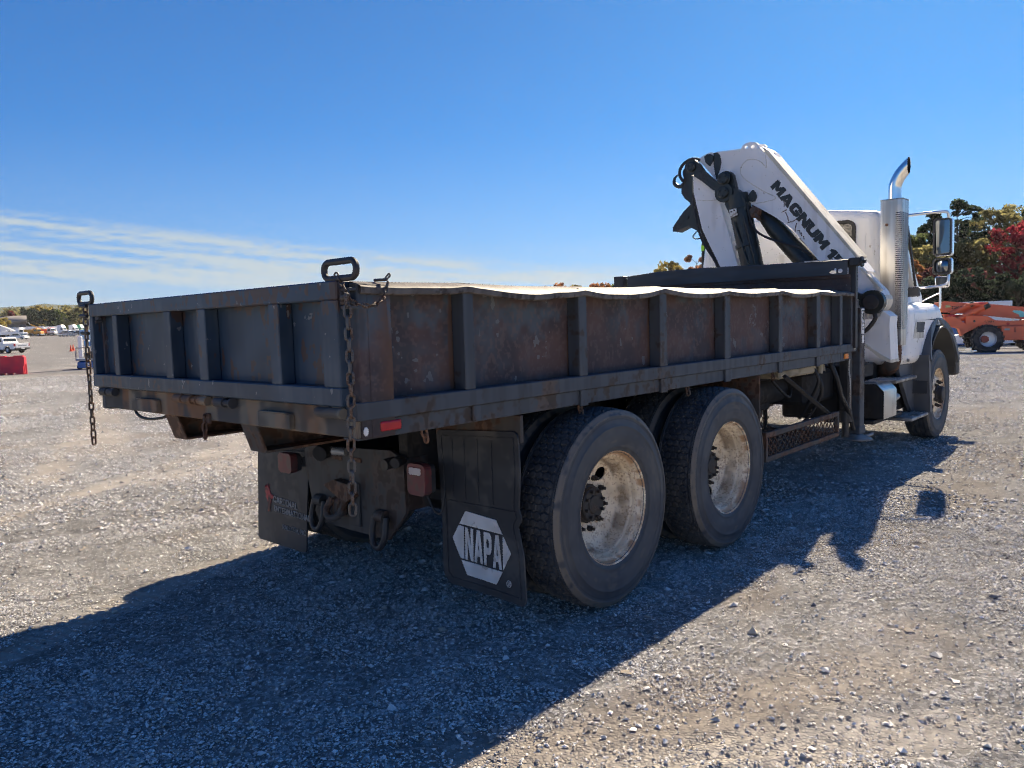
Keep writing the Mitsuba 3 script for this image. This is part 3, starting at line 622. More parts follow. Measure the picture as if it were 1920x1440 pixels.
for y, a in ((1.567, 50), (2.881, 104)):
    wheel(XO, y, 1, 'outer', a); wheel(XI, y, 1, 'inner', a + 20)
    wheel(-W - XO, y, -1, 'outer', a + 50); wheel(-W - XI, y, -1, 'inner', a + 9)
wheel(-.085, 8.271, 1, 'front', 12); wheel(-W + .085, 8.271, -1, 'front', 60)
# --- axles, frame, suspension, tank
for x in (-1.66, -.79):
    tk('chassis_rail', box(x - .035, x + .035, .88, 9.0, .70, .955, .004), 'dark_grime')
for y in (1.567, 2.881):
    tk('rear_axle', cat(cyl((-2.1, y, .514), (-.33, y, .514), .07, 16), unman(ball_hull([(-1.3, y, .5), (-1.13, y, .5), (-1.215, y + .15, .52)], .17, 16))), 'dark_grime')
    for x in (-1.85, -.58):
        tk('air_spring', lathe([(.0, .70), (.10, .70), (.125, .72), (.13, .80), (.11, .84), (.08, .95), (0, .95)], 20, 'z').apply_translation((x, y + .32, 0)), 'rubber_black')
tk('front_axle', cyl((-2.3, 8.271, .48), (-.13, 8.271, .48), .06, 14), 'dark_grime')
tk('suspension_beam', cat(box(-.64, -.52, 1.2, 3.25, .46, .56), box(-1.91, -1.79, 1.2, 3.25, .46, .56)), 'dark_grime')
tk('cross_tube', box(-2.2, -.25, 1.02, 1.06, .56, .62), 'dark_grime')
# --- rear hitch plate between the rails
pl = [(-1.63, .80), (-.86, .835), (-.79, .81), (-.755, .775), (-.752, .515), (-.765, .498), (-.905, .345), (-1.545, .355), (-1.60, .45), (-1.655, .66), (-1.66, .77)]
tk('hitch_plate__plate', prism(pl, 'y', .850, .872), 'plate_paint')
tk('hitch_plate__side_flange', box(-.765, -.752, .872, 1.02, .52, .80, .003), 'plate_paint')
tk('hitch_plate__pintle', cat(prism([(-1.40, .60), (-1.30, .640), (-1.16, .625), (-1.13, .56), (-1.20, .52), (-1.28, .55)], 'y', .79, .852), box(-1.345, -1.255, .80, .852, .43, .535, .012), tube(spline([(-1.33, .80, .53), (-1.345, .77, .47), (-1.31, .76, .43), (-1.25, .77, .44), (-1.235, .80, .49), (-1.215, .81, .55)], 6), .020, 10)), 'beam_rust', label='rusty pintle hook in the middle of the plate')
tk('hitch_plate__pintle_base', box(-1.22, -1.13, .835, .852, .385, .63, .006), 'plate_paint')
for x, z in ((-1.50, .49), (-.935, .475)):
    tk('hitch_plate__shackle_lug', cyl((x - .035, .835, z), (x + .035, .835, z), .034, 16), 'plate_paint')
    tk('hitch_plate__shackle', tube(spline([(x - .045, .825, z), (x - .055, .81, z - .09), (x - .03, .80, z - .155), (x + .02, .80, z - .16), (x + .055, .805, z - .10), (x + .05, .825, z)], 7), .017, 10), 'black_steel')
for x, z in ((-1.33, .755), (-1.15, .758)): tk('hitch_plate__slot', box(x - .05, x + .04, .843, .852, z - .012, z + .012, .002), 'beam_rust')
tk('hitch_plate__air_coupling', cyl((-1.45, .86, .79), (-1.42, .79, .775), .045, 16), 'dark_grime')
tk('hitch_plate__air_coupling', cyl((-1.30, .80, .80), (-1.22, .83, .80), .022, 14), 'step_metal')
tk('hitch_plate__plug_socket', cat(cyl((-.84, .85, .775), (-.84, .79, .770), .030, 16), cyl((-.76, .85, .80), (-.74, .78, .79), .028, 14)), 'black_steel')
# tail lamps beside the plate
for x0, x1, z0, z1 in ((-.660, -.526, .640, .800), (-1.862, -1.720, .625, .745)):
    pl = rrect(x0, x1, z0, z1, .03)
    tk('tail_lamp__lens', prism(pl, 'y', .790, .835), 'red_dusty', label='dusty red tail lamp')
    if x0 > -1: tk('tail_lamp__reversing_window', prism(rrect(x0 + .02, x0 + .105, z1 - .055, z1 - .020, .008), 'y', .786, .792), 'white_lens')
    else: pass
    tk('tail_lamp__housing', prism(pl.buffer(-.006), 'y', .835, .868), 'black_plastic')
    tk('tail_lamp__bracket', box(min(x1, -.75) if x0 > -1 else x1 - .02, max(x0, -.78) if x0 > -1 else -1.64, .866, .876, .66, .72, .002), 'dark_grime')
tk('tail_lamp__cable', tube(spline([(-.60, .86, .65), (-.53, .85, .56), (-.50, .87, .555), (-.50, .9, .66)], 8), .006, 6), 'rubber_black')
# --- mud flaps
def flap(part, pts, y, crv, ribs):
    P = Polygon(pts).buffer(-.03).buffer(.03, 5)
    xs0, zs0 = min(p[0] for p in pts), min(p[1] for p in pts); m = prism(P, 'y', y, y + .010)
    m = m.subdivide_to_size(.09) if hasattr(m, 'subdivide_to_size') else m
    v = m.vertices.copy(); v[:, 1] += crv(v[:, 0], v[:, 2]); m = mesh(v, m.faces)
    tk(part + '__sheet', m, 'flap_rubber', 30)
    for x in ribs:
        b = box(x - .003, x + .003, y - .0035, y + .001, .62, .93, 0).subdivide(); v = b.vertices.copy(); v[:, 1] += crv(v[:, 0], v[:, 2]); tk(part + '__groove_bead', mesh(v, b.faces), 'flap_rubber')
crvR = lambda x, z: .030 * np.clip(.62 - z, 0, 1) ** 1.0 * np.sin((x + .58) * 4.5) - .05 * np.clip(.55 - z, 0, 1)
FR = [(-.584, .957), (-.03, .985), (-.022, .80), (-.036, .62), (-.020, .57), (-.045, .53), (-.01, .40), (.006, .16), (-.50, .175), (-.549, .22), (-.562, .60)]
flap('right_mud_flap', FR, .93, crvR, (-.47, -.385, -.295, -.20))
tk('right_mud_flap__border', (lambda b: mesh(b.vertices + np.stack([0 * b.vertices[:, 0], crvR(b.vertices[:, 0], b.vertices[:, 2]), 0 * b.vertices[:, 0]], 1), b.faces))(prism(Polygon(FR).buffer(-.03).buffer(.03).buffer(-.028).difference(Polygon(FR).buffer(-.03).buffer(.03).buffer(-.036)).intersection(sbox(-1, .1, 0.2, 1.0)), 'y', .926, .931).subdivide()), 'flap_rubber')
tk('right_mud_flap__bracket', box(-.60, -.02, .942, .965, .93, 1.06, .003), 'beam_rust', label='rusty flap hanger plate')
tk('right_mud_flap__cross_bead', box(-.56, -.05, .925, .931, .598, .606, .001), 'flap_rubber')
FL = [(-2.332, .700), (-1.741, .735), (-1.80, .30), (-1.823, .088), (-2.392, .092)]
crvL = lambda x, z: 0 * x
flap('left_mud_flap', FL, .93, crvL, ())
tk('left_mud_flap__bracket', box(-2.33, -1.74, .942, .965, .66, 1.06, .003), 'dark_grime')
def bent(part, m, mt, crv=None, label=None):
    m = mesh(m.vertices.copy(), m.faces)
    if crv is not None: m.vertices[:, 1] += crv(m.vertices[:, 0], m.vertices[:, 2])
    tk(part, m, mt, 0, label)
# glyphs, cap height 1
def glyph(c):
    g = {'M': [(0, 0), (0, 1), (.30, 1), (.525, .50), (.75, 1), (1.05, 1), (1.05, 0), (.79, 0), (.79, .62), (.60, .2), (.45, .2), (.26, .62), (.26, 0)],
         'N': [(0, 0), (0, 1), (.28, 1), (.68, .42), (.68, 1), (.94, 1), (.94, 0), (.67, 0), (.26, .60), (.26, 0)],
         '1': [(.20, 0), (.20, .64), (0, .58), (0, .78), (.24, 1), (.48, 1), (.48, 0)]}
    if c in g: return Polygon(g[c])
    if c == 'A': return Polygon([(0, 0), (.34, 1), (.68, 1), (1.02, 0), (.74, 0), (.68, .2), (.34, .2), (.28, 0)]).difference(Polygon([(.41, .39), (.61, .39), (.51, .74)]))
    if c == 'U': return sbox(0, .4, .94, 1).union(rrect(0, .94, 0, .9, .28)).difference(rrect(.27, .67, .24, .9, .12).union(sbox(.27, .5, .67, 1.1)))
    if c == 'G': return rrect(0, .96, 0, 1, .30).difference(rrect(.27, .69, .24, .76, .14)).difference(sbox(.60, .52, 1.1, .66)).union(sbox(.50, .36, .96, .54))
    if c == 'P': return sbox(0, 0, .27, 1).union(rrect(0, .90, .34, 1, .28).union(sbox(0, .34, .3, 1)).difference(rrect(.27, .62, .54, .80, .1)))
    if c == '5': return sbox(.03, .78, .84, 1).union(sbox(.05, .45, .31, 1)).union(rrect(0, .90, 0, .66, .28).difference(rrect(-.1, .62, .2, .46, .1))).union(sbox(.0, 0, .3, .2))
def word(s, h, sx=1.0, gap=.10):
    out, x = [], 0
    for c in s:
        if c == ' ': x += .35; continue
        p = glyph(c); out.append(affinity.scale(affinity.translate(p, x, 0), sx * h, h, origin=(0, 0))); x += p.bounds[2] + gap
    return out
# hexagon emblem with letters
H = Polygon([(-.386, .556), (-.187, .541), (-.096, .398), (-.189, .237), (-.378, .246), (-.474, .415)]).buffer(.012).buffer(-.006)
sl = lambda x: -.035 * (x + .285)
bandp = Polygon([(-.6, .484 + sl(-.6)), (.1, .484 + sl(.1)), (.1, .309 + sl(.1)), (-.6, .309 + sl(-.6))])
for g in H.difference(bandp.buffer(.004)).geoms: bent('right_mud_flap__emblem_field', prism(g, 'y', .926, .9305).subdivide_to_size(.06), 'white_print', crvR)
ends = H.intersection(bandp.buffer(-.006))
stripe = lambda x: Polygon([(x, .2), (x, .6), (x + .007, .6), (x + .007, .2)])
lw = word('NAPA', .163, .345, .15); tw = lw[-1].bounds[2]; x0 = -.405
letters = [affinity.translate(g, x0 + .012, .314) for g in lw]
letters = [affinity.skew(affinity.translate(g, 0, sl(g.centroid.x)), 0, -2) for g in letters]
x1 = letters[-1].bounds[2]
endp = ends.difference(sbox(x0 + .002, .1, x1 + .010, .8))
endp = endp.union(Polygon([(x0 - .002 - .010, .325), (x0 - .012, .478), (x0 - .030, .478), (x0 - .030, .36)]).intersection(ends)) 
for g in getattr(endp, 'geoms', [endp]):
    if g.area > 1e-5: bent('right_mud_flap__emblem_field', prism(g, 'y', .926, .9305).subdivide_to_size(.06), 'white_print', crvR)
for g in letters: bent('right_mud_flap__letter', prism(g, 'y', .926, .9305).subdivide_to_size(.06), 'white_print', crvR)
rc = ellipse(-.104, .250, .015, .017)
bent('right_mud_flap__registered_mark', cat(prism(rc.difference(rc.buffer(-.0028)), 'y', .926, .9305), onto(meshkit.text_mesh('R', .016, .003), (-.1095, .9285, .242), (1, 0, 0), (0, 0, 1))), 'white_print', crvR)
bent('left_mud_flap__lettering', onto(meshkit.text_mesh('CARDINAL', .040, .003, True), (-2.172, .929, .372), (.98, 0, -.06), (0, 0, 1)), 'faded_print')
bent('left_mud_flap__lettering', onto(meshkit.text_mesh('INTERNATIONAL', .037, .003, True), (-2.168, .929, .310), (.98, 0, -.025), (0, 0, 1)), 'faded_print')
bent('left_mud_flap__lettering', onto(meshkit.text_mesh('RALEIGH, NC', .031, .003), (-2.078, .929, .205), (.98, 0, -.01), (0, 0, 1)), 'faded_print')
bird = [(-2.262, .470), (-2.255, .452), (-2.246, .475), (-2.240, .450), (-2.230, .486), (-2.222, .448), (-2.212, .482), (-2.208, .440), (-2.198, .420), (-2.176, .416), (-2.166, .402), (-2.178, .392), (-2.196, .385), (-2.206, .352), (-2.214, .318), (-2.222, .298), (-2.232, .306), (-2.240, .296), (-2.246, .315), (-2.236, .345), (-2.240, .375), (-2.262, .395), (-2.268, .43)]
bent('left_mud_flap__bird_emblem', prism(bird, 'y', .926, .9305), 'red_print', label='red bird emblem')
# --- forward splash plate, mesh step basket
tk('splash_plate', box(-.60, -.005, 3.50, 3.512, .435, 1.062, .003), 'beam_rust')
tk('step_basket__frame', cat(*[box(*b, .003) for b in ((-.035, .0, 3.60, 5.10, .600, .640), (-.035, .0, 3.60, 5.10, .425, .462), (-.035, .0, 5.065, 5.10, .44, .62), (-.035, .0, 3.60, 3.63, .44, .62), (-.62, -.585, 3.6, 5.1, .425, .462), (-.62, .0, 5.07, 5.10, .425, .455), (-.62, .0, 3.60, 3.63, .425, .455), (-.62, -.585, 3.6, 5.1, .66, .69))]), 'beam_rust')
def diamond_mesh(u0, u1, v0, v1, pu, pv, r, f):
    ms, nrow = [], int(round((v1 - v0) / pv))
    for k in range(nrow + 1):
        us = np.arange(u0, u1 + 1e-6, pu / 2); P = []
        for q_, u in enumerate(us):
            d = .40 * pv * (1 if (q_ + k) % 2 else -1)
            P += [f(u - pu * .10, v0 + k * pv + d), f(u + pu * .10, v0 + k * pv + d)]
        ms.append(tube(P, r, 4))
    return cat(*ms)
tk('step_basket__side_mesh', diamond_mesh(3.62, 5.08, .470, .596, .085, .0315, .0052, lambda u, v: (-.018, u, v)), 'beam_rust', 0)
tk('step_basket__floor_mesh', diamond_mesh(3.64, 5.06, -.60, -.04, .11, .05, .005, lambda u, v: (v, u, .44)), 'beam_rust', 0)
tk('step_basket__back_mesh', diamond_mesh(3.64, 5.06, .45, .67, .11, .045, .005, lambda u, v: (-.60, u, v)), 'beam_rust', 0)
for pl in ([(-.03, 4.0, 1.02), (-.03, 4.95, .63)], [(-.60, 3.7, .95), (-.60, 3.7, .43)], [(-.60, 4.95, .95), (-.60, 4.95, .43)]): tk('step_basket__strut', tube(pl, .02, 4), 'dark_grime')
# --- tanks, hoses, added dark bodies
tk('fuel_tank', cyl((-2.05, 4.3, .80), (-2.05, 5.2, .80), .25, 28), 'dark_grime')
tk('air_tank', cyl((-.95, 3.75, .80), (-.95, 4.7, .80), .12, 22), 'dark_grime')
tk('hydraulic_tank', box(-.62, -.12, 4.13, 4.90, .985, 1.058, .015), 'cream_tank', label='cream tank slung under the bed')
tk('valve_box', box(-.75, -.38, 4.1, 4.55, .70, .97, .01), 'dark_grime')
for pts, r in (([(-.2, 5.0, 1.05), (-.12, 5.02, .85), (-.2, 5.05, .66), (-.3, 5.0, .5)], .016), ([(-.15, 4.85, 1.06), (-.1, 4.88, .92), (-.18, 4.9, .74), (-.28, 4.92, .58)], .014), ([(-.12, 5.18, 1.08), (-.06, 5.2, .92), (-.06, 5.32, .75), (-.05, 5.48, .60), (-.04, 5.58, .42)], .022), ([(-.3, 4.4, .95), (-.25, 4.6, .80), (-.3, 4.8, .85)], .012)):
    tk('hydraulic_hose', tube(spline(pts, 8), r, 9), 'rubber_black')
for pts in ([(-.14, 5.06, 1.06), (-.13, 5.06, .99)], [(-.10, 4.92, 1.06), (-.10, 4.92, .98)]): tk('hose_sleeve', tube(pts, .022, 10), 'cream_tank')
tk('underbody_shield', box(-2.2, -.9, 3.6, 6.2, .74, 1.0, .01), 'dark_grime')  # dark block added to close off the bright view under the bed
tk('side_tank', cat(box(-.70, -.20, 4.85, 5.55, .70, .98, .03), cyl((-.45, 3.7, .85), (-.45, 4.8, .85), .12, 22)), 'dark_grime')  # tank bodies added to darken the space behind the basket
tk('frame_crossplate', box(-.70, -.15, 5.55, 6.15, .50, .90, .02), 'dark_grime')
tk('drive_shaft', cyl((-1.215, 2.9, .60), (-1.215, 6.5, .68), .05, 14), 'dark_grime')
# --- crane, folded across the truck behind the bed
CY = 6.05
def cr(part, m, mt, smooth=30, label=None): tk('crane__' + part, m, mt, smooth, label)
boom = [(-1.829, 3.185), (-1.773, 3.218), (-1.709, 3.239), (-1.677, 3.243), (-1.645, 3.231), (-1.606, 3.236), (-1.479, 3.228), (-1.348, 3.223), (-1.125, 3.197), (-1.068, 3.13), (-0.183, 2.013), (-0.075, 1.874), (-0.228, 1.863), (-0.395, 1.905), (-0.535, 2.013), (-0.656, 2.175), (-0.791, 2.34), (-0.951, 2.467), (-1.115, 2.573), (-1.199, 2.624), (-1.266, 2.662), (-1.314, 2.739), (-1.4, 2.825), (-1.421, 2.903), (-1.481, 2.946), (-1.551, 2.944), (-1.609, 2.917), (-1.686, 3.022), (-1.763, 3.116)]
strip_w = 0
cr('main_boom', cat(prism(boom, 'y', CY, CY + .27)), 'crane_white', 20)
edge = [(-1.107, 3.203), (-1.04, 3.149), (-0.996, 3.092), (-0.162, 2.022), (-0.182, 2.007), (-1.068, 3.125)]
cr('boom_edge_plate', prism([(a + .004, b + .004) for a, b in edge], 'y', CY - .004, CY + .274), 'crane_edge')
lug = Polygon([(-1.354, 3.221), (-1.327, 3.259), (-1.299, 3.276), (-1.244, 3.28), (-1.186, 3.268), (-1.158, 3.241), (-1.151, 3.199)]).difference(ellipse(*[(-1.29, 3.234)][0], .018, .014)).difference(ellipse(*[(-1.214, 3.225)][0], .022, .017))
cr('lifting_lug', cat(prism(lug, 'y', CY + .03, CY + .06), prism(affinity.translate(lug, .02, 0), 'y', CY + .19, CY + .22)), 'crane_white')
# welded reinforcement outline: thin raised bead
cr('weld_bead', tube([(x, CY - .001, z) for x, z in spline([(-1.175, 2.64), (-1.044, 2.648), (-0.962, 2.674), (-1.114, 2.77), (-1.307, 2.921), (-1.336, 3.016), (-1.282, 3.087), (-1.197, 3.094), (-1.113, 3.05), (-1.057, 2.988), (-1.072, 3.121)], 5)], .0035, 5), 'crane_edge')
cr('tank_bracket', prism([(-1.066, 3.154), (-1.028, 3.156), (-0.993, 3.092), (-1.025, 3.114)], 'y', CY + .12, CY + .25), 'crane_white')
arm2 = [(-1.857, 3), (-1.778, 2.988), (-1.687, 2.94), (-1.591, 2.816), (-1.56, 2.719), (-1.473, 2.442), (-1.327, 1.931), (-1.515, 1.943), (-1.591, 2.101), (-1.668, 2.25), (-1.758, 2.436), (-1.821, 2.704), (-1.853, 2.839)]
cr('second_boom', prism(arm2, 'y', 5.99, 6.24), 'crane_white', 20)
cr('second_boom_seam', tube([(x, 5.988, z) for x, z in [(-1.811, 2.749), (-1.696, 2.726), (-1.573, 2.722)]], .003, 5), 'crane_edge')
# black openings and pins on the boom head
for pts in ([(-1.739, 3.201), (-1.712, 3.219), (-1.671, 3.214), (-1.642, 3.189), (-1.651, 3.146), (-1.685, 3.104), (-1.724, 3.143)], [(-1.245, 2.724), (-1.227, 2.751), (-1.198, 2.774), (-1.174, 2.744), (-1.165, 2.706), (-1.181, 2.671), (-1.209, 2.665), (-1.238, 2.681)]):
    cr('pivot_boss', prism(Polygon(pts).buffer(.006, 4), 'y', CY - .02, CY), 'crane_dark')
cr('black_gap', prism(Polygon([(-1.639, 3.225), (-1.6, 3.225), (-1.57, 3.191), (-1.556, 3.131), (-1.569, 3.051), (-1.593, 2.997), (-1.588, 2.961), (-1.611, 2.953), (-1.626, 3.013), (-1.641, 3.109)]).buffer(.002), 'y', CY - .006, CY + .01), 'crane_dark', label='black patch beside the boom head')  # flat black piece set just proud of the boom face
pc = [(-1.843, 3.096), (-1.477, 2.778), (-1.476, 2.922)]
link1 = unary_union([Point(pc[0]).buffer(.082), Point(pc[1]).buffer(.098), Polygon([(-1.77, 3.122), (-1.712, 3.032), (-1.584, 2.908), (-1.508, 2.863), (-1.584, 2.827), (-1.713, 2.938), (-1.804, 3.004)]).buffer(.012)]).buffer(-.02).buffer(.02)
cr('linkage', prism(link1, 'y', 5.93, 5.985), 'crane_dark', 30)
for (x, z), r in ((pc[0], .052), (pc[1], .060), (pc[2], .060)):
    cr('link_pin', cat(lathe([(0, 5.905), (r - .008, 5.905), (r, 5.912), (r, 5.935), (r + .012, 5.94)], 28, 'y').apply_translation((x, 0, z)), *[cyl((x + .6 * r * math.cos(g), 5.895, z + .6 * r * math.sin(g)), (x + .6 * r * math.cos(g), 5.91, z + .6 * r * math.sin(g)), .009, 8) for g in (.5, 2.6, 4.7)]), 'crane_dark')
cr('linkage_rear', prism(unary_union([Point(pc[2]).buffer(.085), Polygon([(-1.532, 2.924), (-1.407, 2.952), (-1.373, 2.81), (-1.433, 2.749), (-1.533, 2.809), (-1.584, 2.908)]).buffer(.01)]), 'y', 5.985, 6.05), 'crane_dark')
# cylinders
a0, a1 = [(-1.37, 2.746), (-1.197, 1.924)]
cr('outer_cylinder', cat(tube([(a0[0], 6.03, a0[1]), (a1[0], 6.05, a1[1])], .112, 28), prism(Polygon([(-1.408, 2.815), (-1.334, 2.782), (-1.261, 2.682), (-1.243, 2.589), (-1.409, 2.562), (-1.459, 2.66)]).buffer(.012), 'y', 5.95, 6.08)), 'crane_dark')
cr('cylinder_clamp', cat(*[tube([(a0[0] + t * (a1[0] - a0[0]), 6.03, a0[1] + t * (a1[1] - a0[1])), (a0[0] + (t + .045) * (a1[0] - a0[0]), 6.03, a0[1] + (t + .045) * (a1[1] - a0[1]))], .121, 28) for t in (.14, .62)]), 'crane_dark')
cr('cylinder_pipe', cat(tube([(x, 5.915, z) for x, z in [(-1.351, 2.457), (-1.189, 1.988)]], .010, 8), tube([(x, 5.93, z) for x, z in [(-1.253, 2.516), (-1.112, 1.972)]], .012, 8)), 'crane_dark')
fit_ = [(-1.395, 2.587), (-1.321, 2.594), (-1.306, 2.525), (-1.38, 2.505)]
cr('white_valve_plate', prism(fit_, 'y', 5.895, 5.905), 'white_tag', label='small white plate with two bolts')
for x, z in [(-1.37, 2.565), (-1.335, 2.576)]: cr('plate_bolt', cyl((x, 5.885, z), (x, 5.896, z), .008, 8), 'black_steel')
sail = [(-1.235, 2.634), (-1.145, 2.56), (-1.079, 2.526), (-0.985, 2.446), (-0.88, 2.345), (-0.8, 2.248), (-0.698, 2.139), (-0.576, 2.008), (-0.51, 1.915), (-0.676, 1.915), (-0.754, 2.021), (-0.88, 2.177), (-1.079, 2.445)]
cr('inner_cylinder', prism(Polygon(sail).buffer(.006), 'y', 6.10, 6.26), 'crane_dark', 30)
b0, b1 = [(-1.15, 2.541), (-0.642, 1.956)]
cr('inner_cylinder_barrel', tube([(b0[0], 6.13, b0[1]), (b0[0] + .3 * (b1[0] - b0[0]), 6.12, b0[1] + .3 * (b1[1] - b0[1])), (b1[0], 6.12, b1[1])], [.055, .088, .098], 24), 'crane_dark')
cr('valve_cluster', cat(prism([(-1.213, 2.563), (-1.176, 2.609), (-1.117, 2.563), (-1.129, 2.508), (-1.189, 2.492)], 'y', 5.97, 6.07), tube([(x, 5.98, z) for x, z in [(-1.162, 2.532), (-1.103, 2.464)]], .020, 10), tube([(x, 5.98, z) for x, z in [(-1.204, 2.549), (-1.132, 2.512)]], .014, 8)), 'beam_rust')
cr('hose', tube(spline([(x, 5.97, z) for x, z in [(-1.235, 2.63), (-1.211, 2.515), (-1.176, 2.409), (-1.105, 2.323), (-0.987, 2.256), (-0.86, 2.205), (-0.681, 2.135), (-0.571, 2.066)]], 8), .012, 8), 'rubber_black')
cr('hose', tube(spline([(x, 6.02, z) for x, z in [(-1.793, 3.178), (-1.879, 3.199), (-1.967, 3.177), (-2.027, 3.117), (-2.036, 3.046), (-1.997, 2.98)]], 8), .017, 8), 'rubber_black')
for k, sh in enumerate((0, 14, 26, 40)):
    cr('hose', tube(spline([(x + .0, 6.0 + .05 * k, z) for x, z in [(-1.849, 2.803), (-1.825, 2.61), (-1.784, 2.427), (-1.726, 2.278), (-1.655, 2.166), (-1.591, 2.066), (-1.541, 1.945)]], 6) + np.array([.010 * sh / 10 - .022, 0, -.016 * sh / 10 + .01]), .0135, 7), 'rubber_black')
cr('hose', tube(spline([(x, 6.1, z) for x, z in [(-1.835, 2.384), (-1.864, 2.429), (-1.905, 2.403), (-1.926, 2.369), (-1.892, 2.347), (-1.838, 2.348)]], 6), .007, 6), 'rubber_black')
# hook, folded tip arm on the far side
cr('hook_end', cat(prism(Polygon([(-1.981, 3.108), (-1.911, 3.025), (-1.911, 2.869), (-1.886, 2.661), (-1.935, 2.752), (-1.989, 2.795), (-2.03, 2.86), (-2.029, 2.933), (-2, 2.99)]).buffer(.006), 'y', 6.05, 6.16)), 'crane_dark')
hk = spline([(x, 6.06, z) for x, z in [(-2.006, 2.962), (-2.048, 2.934), (-2.096, 2.948), (-2.126, 2.985), (-2.12, 3.033), (-2.083, 3.064)]], 6)
cr('hook', cat(tube(hk, np.interp(np.arange(len(hk)), [0, len(hk) * .5, len(hk) - 1], [.020, .024, .007]), 9), tube(spline([(x, 6.06, z) for x, z in [(-2.006, 2.962), (-1.992, 3.008), (-2.004, 3.082), (-1.984, 3.103), (-1.957, 3.081)]], 6), .018, 8)), 'crane_dark', label='lifting hook')
cr('tip_arm', cat(prism([(-2.156, 2.495), (-2.11, 2.552), (-2.026, 2.647), (-1.929, 2.727), (-1.875, 2.702), (-1.856, 2.573), (-1.851, 2.428), (-1.905, 2.458), (-1.956, 2.497), (-2.042, 2.469), (-2.112, 2.442), (-2.154, 2.452)], 'y', 6.06, 6.2), cyl((*[[(-1.968, 2.585)][0][0]], 6.045, [(-1.968, 2.585)][0][1]), ([(-1.968, 2.585)][0][0], 6.07, [(-1.968, 2.585)][0][1]), .018, 12)), 'crane_dark', label='folded black tip arm')
# lettering along the boom
o = np.array([[(-1.014, 2.787)][0][0], CY - .001, [(-1.014, 2.787)][0][1]])
dx_ = np.array([.5075, 0, -.664]); dx_ /= np.linalg.norm(dx_); dz_ = np.array([.664, 0, .5075]); dz_ /= np.linalg.norm(dz_)
lw = word('MAGNUM 15', 1, 1.0, .10); wN = lw[5].bounds[2]; sx_ = .855 / wN; lw = [g.buffer(.042, join_style=2) for g in lw]
for g in lw:
    gg = affinity.skew(affinity.scale(g, sx_, .094, origin=(0, 0)), 0, 0)
    cr('letter', onto(prism(gg, 'z', 0, .002), o, dx_, dz_), 'crane_dark', 0)
em = unary_union([ellipse(*[(-1.161, 2.99)][0], .042, .038), ellipse(*[(-1.216, 2.953)][0], .03, .032), ellipse(*[(-1.15, 2.915)][0], .036, .03), ellipse(*[(-1.192, 2.91)][0], .03, .03)])
cr('faded_emblem', prism(em, 'y', CY - .0012, CY), 'truck_white', 0, 'faded round sticker on the boom head')
for pl in ([(-0.883, 2.639), (-0.871, 2.605), (-0.876, 2.57)], [(-0.901, 2.517), (-0.875, 2.528), (-0.844, 2.539)], [(-0.86, 2.513), (-0.84, 2.468), (-0.828, 2.425), (-0.842, 2.407), (-0.79, 2.416), (-0.742, 2.433)], [(-0.747, 2.396), (-0.758, 2.36), (-0.763, 2.311)], [(-0.742, 2.317), (-0.717, 2.317), (-0.711, 2.279)], [(-0.702, 2.3), (-0.698, 2.261)], [(-0.678, 2.259), (-0.673, 2.226)]):
    cr('rust_streak', tube([(x, 6.0495, z) for x, z in pl], .0045, 5), 'beam_rust', 30)
# lower part: base plate, pivot arm, triangular foot, white leg
cr('base_plate', prism([(-0.197, 1.957), (-0.157, 1.92), (-0.051, 1.79), (0.04, 1.69), (0.066, 1.628), (0.059, 1.534), (0.016, 1.468), (-0.022, 1.435), (-0.101, 1.416), (-0.194, 1.543), (-0.263, 1.823)], 'y', 6.06, 6.32), 'crane_white', 20)
cr('base_edge', prism([(-0.149, 1.918), (-0.111, 1.902), (-0.045, 1.82), (-0.029, 1.809), (0.062, 1.696), (0.043, 1.679), (0.014, 1.708), (-0.058, 1.811)], 'y', 6.03, 6.10), 'crane_edge')
cr('base_edge', prism(Polygon([(0.066, 1.642), (0.079, 1.601), (0.067, 1.541), (0.016, 1.468), (-0.003, 1.475), (0.049, 1.541), (0.06, 1.595), (0.053, 1.629)]).buffer(.003), 'y', 6.04, 6.33), 'crane_edge')
pv = [(-0.012, 1.578)][0]
cr('pivot_arm', prism(unary_union([Point(pv).buffer(.112), Polygon([(-0.179, 1.694), (-0.133, 1.664), (-0.061, 1.644), (0.017, 1.644), (0.044, 1.495), (-0.034, 1.511), (-0.093, 1.594), (-0.145, 1.617), (-0.179, 1.618)])]).buffer(.01).buffer(-.01), 'y', 5.98, 6.06), 'crane_dark')
cr('pivot_arm_pin', cat(lathe([(0, 5.955), (.066, 5.955), (.072, 5.962), (.072, 5.985)], 28, 'y').apply_translation((pv[0], 0, pv[1])), *[cyl((pv[0] + a, 5.945, pv[1] + b), (pv[0] + a, 5.958, pv[1] + b), .006, 8) for a, b in ((-.01, .0), (.02, -.03))]), 'black_steel')
cr('foot_gusset', prism([(-0.1, 1.285), (-0.022, 1.36), (0.036, 1.433), (0.067, 1.493), (0.131, 1.443), (0.125, 1.363), (0.142, 1.032), (0.071, 1.072), (-0.02, 1.133), (-0.099, 1.202)], 'y', 6.06, 6.30), 'crane_white', 20)
cr('foot_gusset_edge', prism([(-0.099, 1.202), (-0.02, 1.137), (0.071, 1.075), (0.144, 1.033), (0.144, 1.005), (0.071, 1.031), (-0.033, 1.119), (-0.099, 1.161)], 'y', 6.04, 6.32), 'crane_edge')
cr('foot_gusset_side', prism([(0.086, 1.368), (0.109, 1.354), (0.129, 1.237), (0.124, 1.037), (0.1, 1.023)], 'y', 6.1, 6.3), 'crane_dark')
cr('hose', tube(spline([(x, 6.0, z) for x, z in [(-0.084, 1.3), (-0.045, 1.334), (-0.007, 1.381), (0.018, 1.428), (0.012, 1.468)]], 6), .020, 8), 'rubber_black')
